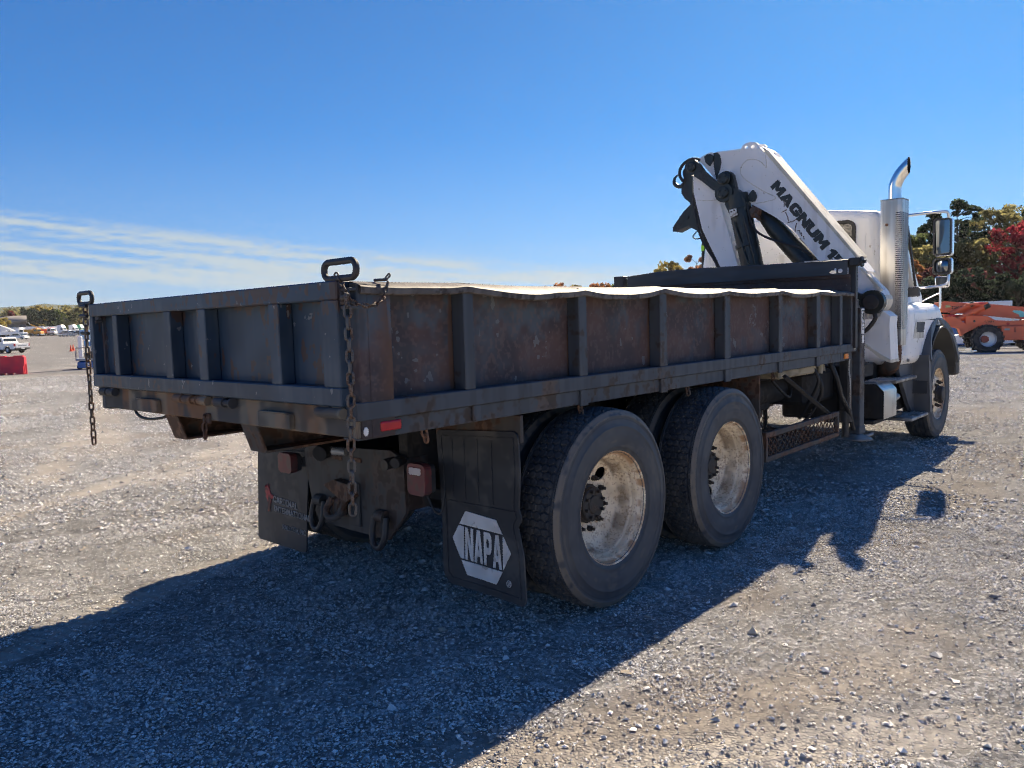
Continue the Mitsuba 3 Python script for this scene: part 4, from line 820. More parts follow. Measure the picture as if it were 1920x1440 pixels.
cr('shackle', tube(spline([(x, 6.0, z) for x, z in [(-0.047, 1.504), (-0.043, 1.477), (-0.049, 1.45), (-0.054, 1.436), (-0.046, 1.433)]], 6), .010, 8), 'crane_edge')
cr('crane_column', box(-1.5, -.85, 6.0, 6.6, .95, 1.75, .03), 'crane_dark')
cr('crane_base_beam', box(-2.35, -.10, 5.72, 6.35, .86, .99, .01), 'dark_grime')
# outrigger leg on the right side
cr('outrigger_post', box(-.085, -.005, 5.655, 5.775, .42, 1.53, .006), 'frame_steel')
cr('outrigger_post_end', cat(box(-.10, .0, 5.64, 5.80, .36, .44, .008)), 'frame_steel')
cr('outrigger_cylinder', cat(box(-.13, -.05, 5.47, 5.58, .52, 1.08, .006), cyl((-.09, 5.52, .56), (-.09, 5.52, .36), .030, 16), cyl((-.09, 5.52, .60), (-.09, 5.52, .50), .060, 16)), 'black_steel')
cr('outrigger_foot', cat(lathe([(0, .318), (.12, .318), (.13, .330), (.05, .365), (0, .365)], 28, 'z').apply_translation((-.03, 5.66, 0)), tube(spline([(-.03, 5.72, .335), (.02, 5.80, .338), (.05, 5.84, .355)], 5), .016, 8)), 'step_metal')
cr('outrigger_pipe', tube(spline([(-.045, 5.49, 1.09), (-.05, 5.485, .98), (-.04, 5.49, .85), (-.045, 5.50, .62)], 6), .007, 8), 'step_metal')
cr('label_plate', box(.0, -.006, 5.665, 5.735, 1.29, 1.52, .001).apply_translation((.002, 0, 0)), 'white_tag', label='white instruction plate on the outrigger post')
for z0, z1, y0, y1 in ((1.495, 1.505, 5.67, 5.73), (1.42, 1.478, 5.685, 5.70), (1.42, 1.432, 5.685, 5.715), (1.44, 1.478, 5.707, 5.717), (1.385, 1.392, 5.67, 5.73), (1.35, 1.355, 5.675, 5.725), (1.33, 1.335, 5.675, 5.725)):
    cr('label_print', box(.002, .0045, y0, y1, z0, z1, 0), 'crane_dark', 0)
cr('label_reflector', box(-.002, .004, 5.675, 5.725, 1.205, 1.282, .004), 'white_tag')
# --- cab
FRAME[:] = [1.0326, (-.0759, .0564, -.0487)]
cab_pts = []
for x in (-2.20, -.232):
    cab_pts += [(x, 6.97, 1.02), (x, 8.05, 1.02), (x, 6.97, 1.62), (x, 8.16, 1.62)]
for x in (-2.10, -.325): cab_pts += [(x, 6.99, 2.44), (x, 7.62, 2.46)]
for x in (-1.7, -.75): cab_pts += [(x, 7.0, 2.495), (x, 7.55, 2.51)]
outer = ball_hull(cab_pts, .112, 24)
inner = ball_hull([(x * .965 - .0425, 7.01 + (y - 7.0) * .96, z - .01) for x, y, z in cab_pts], .075, 12)
cabs = outer - inner
def wincut(poly, axis, a, b): return mprism(poly, axis, a, b)
rw = rrect(-1.02, -.455, 2.02, 2.452, .075)
cabs = cabs - wincut(rw, 'y', 6.7, 7.12)
rec = rrect(-2.12, -.315, 1.35, 2.515, .11)
cabs = cabs - wincut(rec.difference(rec.buffer(-.035)), 'y', 6.82, 6.880)
sw_ = Polygon([(7.22, 1.68), (7.24, 2.36), (7.58, 2.40), (7.95, 1.68)]).buffer(-.03).buffer(.03)
cabs = cabs - wincut(sw_, 'x', -2.6, 0.2)
cabs = cabs - mprism(Polygon([(-2.12, 1.72), (-.31, 1.72), (-.36, 2.20), (-2.07, 2.20)]), 'y', 7.55, 8.6)
# door shut line
door = Polygon([(7.10, 1.05), (7.12, 2.42), (7.62, 2.45), (8.02, 1.70), (8.02, 1.05)])
cabs = cabs - wincut(door.difference(door.buffer(-.012)), 'x', -.135, 0.1) 
tk('cab__shell', unman(cabs), 'truck_white', 35)
tk('cab__rear_window', sheet(rw.buffer(-.002), 'y', 6.885), 'window_glass')
tk('cab__rear_window_seal', prism(rw.buffer(.012).difference(rw.buffer(-.022)), 'y', 6.850, 6.885), 'rubber_black')
tk('cab__side_window', sheet(sw_, 'x', -.148), 'window_glass'); tk('cab__side_window', sheet(sw_, 'x', -2.284), 'window_glass')
tk('cab__windscreen', mesh([(-2.1, 8.13, 1.66), (-.33, 8.13, 1.66), (-.33, 7.80, 2.30), (-2.1, 7.80, 2.30)], [(0, 1, 2, 3)]), 'window_glass')
tk('cab__side_window_trim', prism(sw_.buffer(.02).difference(sw_.buffer(-.012)), 'x', -.136, -.117), 'rubber_black')
for x in (-1.75, -.70):
    tk('cab__seat', cat(box(x - .25, x + .25, 7.15, 7.30, 1.35, 2.12, .04), box(x - .25, x + .25, 7.15, 7.65, 1.30, 1.45, .04), box(x - .13, x + .13, 7.17, 7.27, 2.12, 2.30, .04)), 'seat_dark')
tk('cab__dashboard', box(-2.1, -.35, 7.75, 8.05, 1.35, 1.68, .04), 'seat_dark')
tk('cab__floor', box(-2.15, -.28, 6.98, 8.05, 1.0, 1.05, 0), 'seat_dark')
lin_pts = [(x * .965 - .0425, 7.01 + (y - 7.0) * .96, z - .01) for x, y, z in cab_pts]
liner = ball_hull(lin_pts, .072, 12) - ball_hull(lin_pts, .060, 12) - wincut(rw.buffer(-.01), 'y', 6.7, 7.12) - wincut(sw_.buffer(-.01), 'x', -2.6, .2) - mprism(Polygon([(-2.12, 1.70), (-.31, 1.70), (-.36, 2.21), (-2.07, 2.21)]), 'y', 7.5, 8.6)
tk('cab__lining', unman(liner), 'headliner', 30)
for x in (-1.75, -1.25, -.82): tk('cab__roof_seam', box(x, x + .006, 6.868, 6.90, 2.46, 2.575, 0), 'crane_edge')
tk('cab__rear_plate', prism(rrect(-1.30, -1.07, 2.05, 2.145, .03), 'y', 6.84, 6.86), 'truck_white')
tk('cab__rear_plate_frame', prism(rrect(-1.31, -1.06, 2.04, 2.155, .03).difference(rrect(-1.285, -1.085, 2.065, 2.13, .02)), 'y', 6.83, 6.846), 'truck_white')
tk('cab__under_shield', box(-2.3, -.2, 6.75, 8.2, .72, 1.0, .02), 'dark_grime')
tk('cab__cab_support', box(-.62, -.30, 6.40, 7.2, .90, 1.02, .01), 'beam_rust')
# hood with fenders
FRAME[:] = [1.0, (0, 0, 0)]
hood = m3.Manifold.batch_hull([m3.Manifold.sphere(r, 24).translate(p) for p, r in (((-.42, 8.02, 1.50), .16), ((-2.01, 8.02, 1.50), .16), ((-.42, 8.02, 1.0), .1), ((-2.01, 8.02, 1.0), .1), ((-.62, 9.30, 1.20), .2), ((-1.81, 9.30, 1.20), .2), ((-.62, 9.30, .95), .12), ((-1.81, 9.30, .95), .12))])
arch = mprism(ellipse(8.27, .52, .70, .80, 48), 'x', -4, 2)
keep_mid = m3.Manifold.cube((1.05, 4, 2)).translate((-1.74, 7, .9))
fend = []
for cx, s in ((-.10, 1), (-W + .10, -1)):
    f = ball_hull([(cx, 7.20, 1.44), (cx - s * .3, 7.20, 1.52), (cx + s * .02, 8.34, 1.445), (cx - s * .35, 8.40, 1.45), (cx - s * .02, 8.62, 1.34), (cx - s * .35, 8.8, 1.34), (cx - s * .05, 9.05, 1.10), (cx - s * .35, 9.2, 1.1), (cx, 7.12, 1.03), (cx - s * .3, 7.1, 1.03), (cx, 8.9, .98), (cx - s * .3, 9.0, .98)], .115, 24)
    f = f - arch
    # groove under the fender crown and a vertical joint
    gx0, gx1 = (-.012, .2) if s > 0 else (-W - .2, -W + .012)
    f = f - mprism(sbox(7.36, 1.376, 8.6, 1.386), 'x', gx0, gx1) - mprism(sbox(7.335, 1.376, 7.343, 1.6), 'x', gx0, gx1)
    fend.append(f)
tk('hood__bonnet', unman(hood - m3.Manifold.cube((3, 3, 1)).translate((-2.7, 7, .0))), 'truck_white', 40)
for f in fend: tk('hood__fender', unman(f), 'truck_white', 35)
vent = Polygon([(7.362, 1.373), (7.78, 1.368), (7.69, 1.195), (7.66, 1.178), (7.30, 1.188), (7.285, 1.21)])
tk('hood__vent', prism(vent.buffer(-.004), 'x', .010, .024), 'aluminium', label='grey side vent in the fender')
tk('hood__vent_mesh', prism([(7.40, 1.362), (7.72, 1.357), (7.655, 1.245), (7.39, 1.255)], 'x', .024, .027), 'black_plastic')
cowl = ball_hull([(-.24, 7.98, 1.60), (-.24, 8.1, 1.46), (-.40, 8.15, 1.65), (-.5, 8.25, 1.55), (-.19, 7.7, 1.55), (-.19, 7.65, 1.40)], .06, 14)
tk('hood__cowl', unman(cowl), 'truck_white', 35)
for y in (7.13, 7.62): tk('hood__latch', cyl((.0, y, .965 + .0), (.022, y, .965), .016, 12), 'step_metal')
def archband(x0, x1, a0, a1, r0, r1, yc=8.27, zc=.52, n=40, kz=1.0):
    g = np.linspace(a0, a1, n); P = [(yc + r1 * math.cos(t) , zc + kz * r1 * math.sin(t)) for t in g] + [(yc + r0 * math.cos(t), zc + kz * r0 * math.sin(t)) for t in g[::-1]]
    return prism(P, 'x', x0, x1)
for s in (1, -1):
    m = cat(archband(-.02, .115, math.radians(24), math.radians(150), .735, .765, kz=1.15), archband(.085, .118, math.radians(24), math.radians(150), .70, .765, kz=1.15))
    v = m.vertices.copy(); g_ = np.degrees(np.arctan2(v[:, 2] - .52, v[:, 1] - 8.27)); kx = np.interp(g_, [24, 60, 85, 112, 150], [1, .75, .35, .45, 1.05]); v[:, 0] = -.02 + (v[:, 0] + .02) * kx; m = mesh(v, m.faces)
    tk('hood__fender_flare', m if s > 0 else place(m, (-W, 0, 0), 0, -1), 'faded_plastic', 30, 'black wheel arch flare')
    m = archband(-.60, .085, math.radians(20), math.radians(176), .672, .69, kz=1.13)
    tk('hood__inner_fender', m if s > 0 else place(m, (-W, 0, 0), 0, -1), 'black_plastic')
    m = cat(prism([(7.05, 1.0), (7.63, .96), (7.60, .72), (7.72, .36), (7.60, .34), (7.40, .50), (7.08, .84)], 'x', -.10, -.06), prism([(7.56, 1.0), (7.62, .98), (7.70, .62), (7.74, .36), (7.66, .36), (7.62, .6)], 'x', -.10, .105))
    tk('hood__splash_skirt', m if s > 0 else place(m, (-W, 0, 0), 0, -1), 'faded_plastic')
tk('hood__turn_lamp', unman(ball_hull([(-.17, 8.83, 1.475), (-.10, 8.83, 1.475), (-.135, 8.80, 1.495)], .035, 14)), 'orange_lens', 60, 'amber turn lamp on top of the fender')
tk('front_bumper', cat(box(-2.45, .02, 9.22, 9.42, .66, .94, .02)), 'black_steel')
tk('front_bumper__trim', cat(box(-2.4, .19, 9.26, 9.50, .945, .962, .004), box(.10, .16, 9.30, 9.36, .96, 1.0, .005)), 'chrome')
# exhaust stack in a slotted square guard
FRAME[:] = [1.036, (-.0838, .0623, -.0538)]
sx0, sx1, sy0, sy1, sz0, sz1 = -.120, .080, 6.600, 6.828, 1.145, 2.592
tk('exhaust__guard_rear', box(sx0, sx1 - .060, sy0, sy0 + .004, sz0, sz1, 0), 'aluminium', 0)
tk('exhaust__guard_side_left', box(sx0, sx0 + .004, sy0 + .004, sy1, sz0, sz1, 0), 'aluminium', 0)
tk('exhaust__guard_front', box(sx0 + .004, sx1, sy1 - .004, sy1, sz0, sz1, 0), 'aluminium', 0)
tk('exhaust__guard_rear_upper', box(sx1 - .06, sx1, sy0, sy0 + .004, 2.46, sz1, 0), 'aluminium', 0)
tk('exhaust__guard_rear_lower', box(sx1 - .06, sx1, sy0, sy0 + .004, sz0, 1.30, 0), 'aluminium', 0)
tk('exhaust__guard_side_upper', box(sx1 - .004, sx1, sy0 + .004, sy1 - .004, 2.46, sz1, 0), 'aluminium', 0)
tk('exhaust__guard_side_lower', box(sx1 - .004, sx1, sy0 + .004, sy1 - .004, sz0, 1.30, 0), 'aluminium', 0)
pitch = (2.46 - 1.30) / 58; bars = []
for k in range(58):
    z = 1.30 + k * pitch
    bars += [box(sx1 - .06, sx1, sy0, sy0 + .004, z, z + pitch * .66, 0), box(sx1 - .004, sx1, sy0 + .004, sy1 - .004, z, z + pitch * .60, 0)]
bars += [box(sx1 - .0042, sx1 + .0002, y, y + .012, 1.30, 2.46, 0) for y in (sy0 + .02, sy0 + .085, sy0 + .15, sy1 - .016)]
tk('exhaust__slot_bar', cat(*bars), 'aluminium', 0, kind='stuff')
tk('exhaust__guard_cap', cat(box(sx0 - .004, sx1 + .004, sy0 - .003, sy1 + .003, sz1 - .004, sz1 + .003, 0)), 'aluminium', 0)
tk('exhaust__muffler', cyl((-.02, 6.714, 1.16), (-.02, 6.714, 2.55), .080, 24), 'dark_grime')
tk('exhaust__guard_bolt', cyl((-.06, sy0 - .008, 2.345), (-.06, sy0, 2.345), .014, 12), 'beam_rust')
path = spline([(-.020, 6.714, 2.56), (-.020, 6.714, 2.67), (-.013, 6.714, 2.745), (.022, 6.714, 2.825), (.080, 6.714, 2.895), (.16, 6.714, 2.965)], 8)
pipe = tube(path, .061, 32, cap=False); v = pipe.vertices.copy()
v[:, 0] = np.minimum(v[:, 0], .108 + .012 * (v[:, 2] - 2.9)); pipe = mesh(v, pipe.faces)
pm = [pipe]
inn = tube(path, .056, 32, cap=False); w_ = inn.vertices.copy(); w_[:, 0] = np.minimum(w_[:, 0], .106 + .012 * (w_[:, 2] - 2.9)); inn = mesh(w_, inn.faces[:, ::-1])
kp = lambda m: mesh(m.vertices, m.faces[~np.all(m.vertices[m.faces][:, :, 0] > .104 + .012 * (m.vertices[m.faces][:, :, 2] - 2.9), axis=1)])
tk('exhaust__tail_pipe', kp(pipe), 'chrome', 40, 'curved chrome exhaust tip')
tk('exhaust__tail_pipe_bore', kp(inn), 'dark_grime', 40)
tk('exhaust__lower_pipe', tube(spline([(-.02, 6.714, 1.16), (-.02, 6.72, 1.02), (-.06, 6.76, .92), (-.2, 6.9, .86), (-.45, 7.1, .84)], 8), .075, 20), 'beam_rust', label='rusty lower exhaust pipe')
# steps and box below the cab
FRAME[:] = [1.0, (0, 0, 0)]
def tread_plate(x0, x1, y0, y1, z):
    m = [box(x0, x1, y0, y1, z - .035, z, .008)]
    for a in np.arange(x0 + .03, x1 - .02, .05):
        for b in np.arange(y0 + .05, y1 - .03, .09): m.append(box(a, a + .022, b, b + .045, z - .002, z + .006, .002))
    return cat(*m)
tk('cab_step', tread_plate(-.27, .01, 6.73, 7.48, .785), 'step_metal'); tk('cab_step', tread_plate(-.20, .085, 7.03, 7.66, .365), 'step_metal')
tk('cab_step_bracket', box(-.5, -.15, 6.72, 7.62, .40, .76, .02), 'dark_grime')
tk('battery_box__body', prism([(-.55, .45), (.048, .45), (.048, .715), (-.015, .785), (-.55, .785)], 'y', 6.17, 6.57), 'dark_grime')
tk('battery_box__cover', cat(prism([(.049, .45), (.053, .45), (.053, .717), (-.012, .790), (-.22, .790), (-.22, .786), (-.015, .786), (.049, .715)], 'y', 6.165, 6.575)), 'aluminium', 0, 'bright metal cover of the battery box')
tk('battery_box__strap', box(-.3, -.05, 6.28, 6.33, .79, .80, .003), 'step_metal')
tk('air_cleaner_pipe', tube(spline([(.0, 6.60, .60), (.01, 6.75, .62), (-.1, 6.95, .60)], 6), .03, 12), 'step_metal')
tk('step_rail', box(-.5, -.02, 6.1, 7.05, .40, .44, .005), 'dark_grime')
# mirrors
def mir(sx):
    key = 'right_mirror' if sx > 0 else 'left_mirror'
    def pm(part, m, mt, smooth=30): tk(f'{key}__{part}', m if sx > 0 else place(m, (-W, 0, 0), 0, -1), mt, smooth)
    pm('shell', unman(ball_hull([(x, y, z) for x in (.115, .240) for z in (2.10, 2.448) for y in (7.80, 7.86)], .028, 16)), 'chrome', 40)
    pm('frame', prism(rrect(.086, .264, 2.076, 2.474, .03).difference(rrect(.102, .250, 2.094, 2.458, .02)), 'y', 7.742, 7.80), 'black_plastic')
    pm('glass', prism(rrect(.103, .249, 2.095, 2.457, .02), 'y', 7.762, 7.768), 'mirror_glass', 0)
    pm('frame', prism(rrect(.082, .262, 1.868, 2.048, .04).difference(rrect(.102, .243, 1.888, 2.030, .03)), 'y', 7.742, 7.80), 'black_plastic')
    pm('shell', unman(ball_hull([(x, y, z) for x in (.115, .238) for z in (1.90, 2.02) for y in (7.80, 7.84)], .030, 16)), 'chrome', 40)
    # convex lower glass
    g = np.linspace(-1, 1, 13); X, Z = np.meshgrid(g, g, indexing='ij'); V = np.stack([.172 + .071 * X, 7.760 + .014 * (X ** 2 + Z ** 2) - .01, 1.959 + .071 * Z], -1).reshape(-1, 3)
    i, j = np.meshgrid(np.arange(12), np.arange(12), indexing='ij'); q = np.stack([i * 13 + j, (i + 1) * 13 + j, (i + 1) * 13 + j + 1, i * 13 + j + 1], -1).reshape(-1, 4)
    pm('convex_glass', mesh(V, q), 'mirror_glass', True)
    pm('arm', tube(spline([(-.22, 7.55, 2.515), (.0, 7.64, 2.535), (.16, 7.74, 2.545), (.215, 7.80, 2.535), (.225, 7.82, 2.44)], 8), .016, 12), 'chrome')
    pm('arm', tube(spline([(-.14, 7.75, 1.735), (.03, 7.77, 1.738), (.17, 7.80, 1.75), (.222, 7.82, 1.79), (.225, 7.83, 1.90)], 8), .015, 12), 'chrome')
    pm('arm_bracket', box(-.17, -.04, 7.70, 7.78, 1.64, 1.745, .01), 'black_plastic')
mir(1); mir(-1)
tk('left_mirror__amber_tag', box(-2.70, -2.66, 7.74, 7.75, 2.36, 2.43, 0), 'lime_tag')
fm = unman(ball_hull([(x, 8.68, z) for x in (-.085, .03) for z in (1.775, 1.86)], .024, 14))
tk('fender_mirror__shell', fm, 'chrome', 40); tk('fender_mirror__glass', box(-.09, .04, 8.648, 8.655, 1.76, 1.875, .002), 'mirror_glass')
tk('fender_mirror__post', tube([(-.045, 8.66, 1.50), (-.045, 8.66, 1.77)], .013, 10), 'chrome'); tk('fender_mirror__strut', tube([(-.30, 8.60, 1.56), (-.06, 8.66, 1.685)], .010, 10), 'chrome')
# ------------------------------------------------------------------ the yard behind: placing helpers
CAMYAW = math.atan2(FWD[1], FWD[0])
def at(p, yaw): return (p[0], p[1], float(terrain(p[0], p[1]))), yaw
class Obj:
    def __init__(s, name, label, cat_, p, a=None, group=None, flat=None):
        """a: heading in degrees to the left of the direction away from the yard's centre; flat: turn of a model drawn in its x-z plane"""
        s.k = thing(name, label, cat_, group)
        s.yaw = CAMYAW + math.radians(a) if a is not None else CAMYAW - math.pi / 2 + math.radians(flat or 0)
        s.loc = (p[0], p[1], float(terrain(p[0], p[1])))
    def part(s, name, m, mt, smooth=30, label=None): return add(f'{s.k}__{name}', place(m, s.loc, s.yaw), mt, smooth, label)
mat('paint_white', (.78, .78, .78), .4); mat('paint_orange', lambda p, n, uv: mix([.80, .165, .07], [.68, .15, .07], smoothstep(.35, .7, f3(p, 1.7))), .5)
mat('paint_yellow', (.62, .30, .04), .45); mat('paint_green', (.05, .30, .20), .4); mat('paint_blue', (.03, .12, .34), .4); mat('paint_lightblue', (.25, .42, .62), .45)
mat('barrier_red', lambda p, n, uv: mix([.60, .022, .040], [.50, .03, .045], smoothstep(.3, .7, f3(p, 3))), .5)
mat('glass_dark', (.03, .045, .06), .12); mat('far_tyre', lambda p, n, uv: mix([.022, .022, .024], [.06, .055, .05], smoothstep(.35, .7, f3(p, 8))), .75); mat('paint_grey', (.30, .32, .35), .45)
mat('rim_silver', (.52, .55, .58), .4, .6); mat('rim_red', (.30, .07, .045), .6); mat('cone_orange', (.75, .10, .03), .55); mat('teal', (.22, .62, .60), .5); mat('roof_grey', (.22, .20, .19), .8); mat('wall_grey', (.10, .095, .105), .8)
def wheel_far(o, x, y, r, w, rim='rim_silver', n=24, lugs=0):
    m = lathe([(r * .55, -w / 2), (r * .9, -w / 2), (r, -w / 2 + .15 * w), (r, w / 2 - .15 * w), (r * .9, w / 2), (r * .55, w / 2)], n, 'y').apply_translation((x, y, r))
    if lugs:
        L = []
        for k in range(lugs):
            a = 2 * math.pi * k / lugs
            for s_ in (-1, 1):
                b = box(-.045, .045, 0 if s_ > 0 else -w / 2, w / 2 if s_ > 0 else 0, r - .03, r + .035, .01); v = b.vertices; ca, sa = math.cos(a + (0 if s_ > 0 else math.pi / lugs)), math.sin(a + (0 if s_ > 0 else math.pi / lugs))
                L.append(mesh(np.stack([v[:, 0] * ca + v[:, 2] * sa + x, v[:, 1] + y, -v[:, 0] * sa + v[:, 2] * ca + r], 1), b.faces))
        m = cat(m, *L)
    wk = o.part('wheel', m, 'far_tyre', 30)
    sub = wk[len(o.k) + 2:]
    for s_ in (-1, 1):
        o.part(sub + '__rim', lathe([(r * .57, s_ * w * .46), (r * .52, s_ * w * .40), (r * .48, s_ * w * .2), (r * .3, s_ * w * .15), (r * .28, s_ * w * .3), (0, s_ * w * .3)], n, 'y').apply_translation((x, y, r)), rim)
# --- trees
def leafmat(key, col, tr=.7):
    a = [c * .55 for c in col]; b = [min(1, c * 1.35) for c in col]
    scene[key] = {'type': 'principledthin', 'base_color': mikit.proc(lambda p, n, uv: mix(a, b, smoothstep(.3, .7, f3(p, .9, 2)))), 'roughness': .6, 'diff_trans': tr, 'spec_trans': 0.0, 'eta': 1.4}
leafmat('leaf_pine', (.058, .085, .045), .9); leafmat('leaf_olive', (.25, .23, .10), 1.1); leafmat('leaf_green', (.12, .15, .06), 1.1); leafmat('leaf_dark', (.045, .062, .042), .8)
leafmat('leaf_red', (.30, .045, .06), .8); leafmat('leaf_orange', (.40, .19, .08), .8); leafmat('leaf_yellow', (.32, .26, .08), .8); leafmat('leaf_pink', (.30, .13, .12), .8)
mat('bark', (.09, .075, .06), .9)
def leaves(centres, radii, per, size, g, flat=.8):
    C = np.repeat(centres, per, 0); N = len(C)
    d = g.normal(0, 1, (N, 3)); d /= np.linalg.norm(d, axis=1, keepdims=True)
    C = C + d * (g.random((N, 1)) ** .45) * np.repeat(radii, per)[:, None] * np.array([1, 1, flat])
    a = g.normal(0, 1, (N, 3)); a /= np.linalg.norm(a, axis=1, keepdims=True); b = np.cross(a, g.normal(0, 1, (N, 3))); b /= np.linalg.norm(b, axis=1, keepdims=True)
    s = size * g.uniform(.6, 1.35, (N, 1))
    V = np.stack([C - a * s * .6, C + b * s * .42, C + a * s * .6, C - b * s * .42], 1).reshape(-1, 3)
    return mesh(V, np.arange(4 * N).reshape(-1, 4))
def tree(name, label, cat_, p, top, width, kind, seed, group=None, leaf=.34, n=70, per=70, base=None):
    g = np.random.default_rng(seed); z0 = float(terrain(p[0], p[1])); h = top - z0; k = thing(name, label, cat_, group)
    lean = g.normal(0, .02, 2); tp = [(p[0] + lean[0] * h * t, p[1] + lean[1] * h * t, z0 - .1 + h * .93 * t) for t in np.linspace(0, 1, 8)]
    wood = [tube(tp, np.linspace(.019 * h + .04, .03, 8), 7)]
    t = g.random(n); lo = .12 if base is None else base
    zf = lo + (1 - lo) * t ** .85
    if kind == 'pine': prof = np.clip(1.25 * (1.04 - zf) ** .55, .22, .9) * (1 + .3 * np.sin(zf * 34 + seed))
    else: prof = np.sqrt(np.clip(1 - ((zf - .62) / .46) ** 2, .05, 1))
    ang = g.uniform(0, 2 * np.pi, n); lob = 1 + .28 * np.sin(ang * 3 + seed + zf * 5)
    rad = width / 2 * prof * np.clip(g.random(n) ** .5, .15, 1) * lob
    c = np.stack([p[0] + rad * np.cos(ang), p[1] + rad * np.sin(ang), z0 + h * zf - (.02 * h if kind != 'pine' else 0)], 1)
    for i in g.permutation(n)[:n * 2 // 3]:
        zt = c[i][2] - (.25 if kind == 'pine' else .8) * rad[i]; f_ = np.clip((zt - z0) / (h * .93), .05, .96)
        s_ = np.array([p[0] + lean[0] * h * f_, p[1] + lean[1] * h * f_, z0 + h * .93 * f_]); mid = (s_ + c[i]) / 2 + np.array([0, 0, .08 * rad[i]])
        wood.append(tube([s_, mid, c[i]], [.012 * h * (1 - f_) + .03, .035, .015], 5, cap=False))
    add(k + '__trunk', cat(*wood), 'bark', 30)
    cr_ = g.uniform(.5, 1.3, n) * width * (.085 if kind == 'pine' else .10)
    add(k + '__crown', leaves(c, cr_, per, leaf, g, .42 if kind == 'pine' else .75), kind2[kind] if kind in kind2 else kind, False)
kind2 = {'pine': 'leaf_pine'}
for i, (p, top, w_, kind, lab) in enumerate((
    ((-18.365, 97.846), 13.526, 6.5, 'pine', 'tallest dark pine behind the orange telehandler'),
    ((-21.231, 97.965), 12.532, 5.6, 'pine', 'dark pine beside the truck mirror, left of the tallest pine'),
    ((-18.332, 105.927), 12.216, 5.5, 'pine', 'pine standing between the tallest pine and the olive oaks'),
    ((-18.542, 92.319), 9.552, 5.0, 'pine', 'shorter pine in front of the two tall pines'))):
    tree('pine_tree', lab, 'tree', p, top, w_, kind, 40 + i, 'pines behind the telehandler', .27, 190, 58, .06)
for i, (p, top, w_, kind, lab, nm) in enumerate((
    ((-15.979, 102.665), 12.879, 6.0, 'leaf_olive', 'tall olive-leaved oak left of the red maple', 'oak_tree'),
    ((-14.868, 109.028), 13.761, 6.4, 'leaf_olive', 'tall olive oak rising behind the red maple', 'oak_tree'),
    ((-12.477, 108.483), 13.038, 6.4, 'leaf_green', 'green oak at the right edge behind the red maple', 'oak_tree'),
    ((-21.592, 92.273), 9.847, 4.6, 'leaf_green', 'thin green tree just right of the exhaust stack', 'broadleaf_tree'),
    ((-19.145, 86.411), 8.02, 4.4, 'leaf_olive', 'olive tree under the mirror arm', 'broadleaf_tree'),
    ((-16.199, 91.733), 8.721, 4.8, 'leaf_olive', 'olive tree low in front of the pines', 'broadleaf_tree'),
    ((-12.061, 92.752), 10.16, 5.6, 'leaf_red', 'crimson red maple at the right edge', 'maple_tree'),
    ((-18.104, 76.608), 6.817, 1.9, 'leaf_orange', 'small orange tree against the exhaust stack', 'young_tree'),
    ((-14.315, 82.682), 5.465, 2.6, 'leaf_pink', 'small pinkish tree below the pines', 'young_tree'),
    ((-17.724, 79.631), 5.347, 2.8, 'leaf_pink', 'small pinkish brown tree behind the mirror', 'young_tree'))):
    tree(nm, lab, 'tree', p, top, w_, kind, 70 + i, None, .27, 160 if w_ > 3 else 60, 60, .14 if kind != 'leaf_red' else .25)
for i, (px, lab) in enumerate((((-17.285, 74.656), 'dark bush right behind the exhaust stack'), ((-15.386, 76.356), 'dark bush behind the truck hood'), ((-13.473, 76.726), 'dark bush behind the telehandler boom'), ((-11.982, 79.402), 'dark bush below the olive oak'), ((-10.007, 78.486), 'dark bush below the red maple'), ((-8.758, 82.288), 'dark bush at the right edge'))):
    tree('evergreen_bush', lab, 'bush', px, 3.857 + (i % 3) * .5, 4.4, 'leaf_dark', 90 + i, 'dark evergreens along the yard edge', .27, 80, 70, .02)
for i, (p, top, w_, kind, lab) in enumerate((
    ((-64.307, 113.093), 10.689, 7.5, 'leaf_yellow', 'yellowing treetop above the bed headboard'),
    ((-56.11, 107.009), 11.016, 5.0, 'leaf_orange', 'orange brown treetop beside the crane hoses'),
    ((-128.21, 163.262), 11.627, 9, 'leaf_orange', 'low russet treetop seen over the bed side'),
    ((-126.916, 171.131), 11.544, 9, 'leaf_yellow', 'low yellow treetop seen over the bed side'),
    ((-116.707, 166.847), 10.766, 10, 'leaf_orange', 'rust coloured treetop left of the headboard bracket'),
    ((-97.123, 150.824), 11.044, 9, 'leaf_green', 'green tree mostly hidden by the headboard'))):
    tree('autumn_tree', lab, 'tree', p, top, w_, kind, 120 + i, None, .5, 60, 60, .1)
# far wood on the left: one mass, with a few trees standing out in front
def wood_mass():
    g = np.random.default_rng(11); out = {}
    for k in range(230):
        u = g.uniform(-330, 330); dep = 395 + g.uniform(0, 90)
        fx, fy = (-0.666896, 0.745151), (0.745151, 0.666896)
        x, y = EYE[0] + dep * fx[0] + u * fy[0], EYE[1] + dep * fx[1] + u * fy[1]
        h = 15.0 + g.normal(0, .5) + (dep - 395) * .024; w_ = g.uniform(7, 11); z0 = float(terrain(x, y)); n = 14
        t = g.random(n); c = np.stack([x + g.normal(0, w_ * .22, n), y + g.normal(0, w_ * .22, n), z0 + h * (.18 + .74 * t)], 1)
        kind = ['leaf_green', 'leaf_olive', 'leaf_olive', 'leaf_yellow', 'leaf_dark', 'leaf_green'][g.integers(6)]
        out.setdefault(kind, []).append(leaves(c, np.full(n, w_ * .3), 42, 1.25, g, .85))
    return out
for k_, l in wood_mass().items():
    add('wood', cat(*l), k_, False, label='far autumn wood along the horizon', kind='stuff')
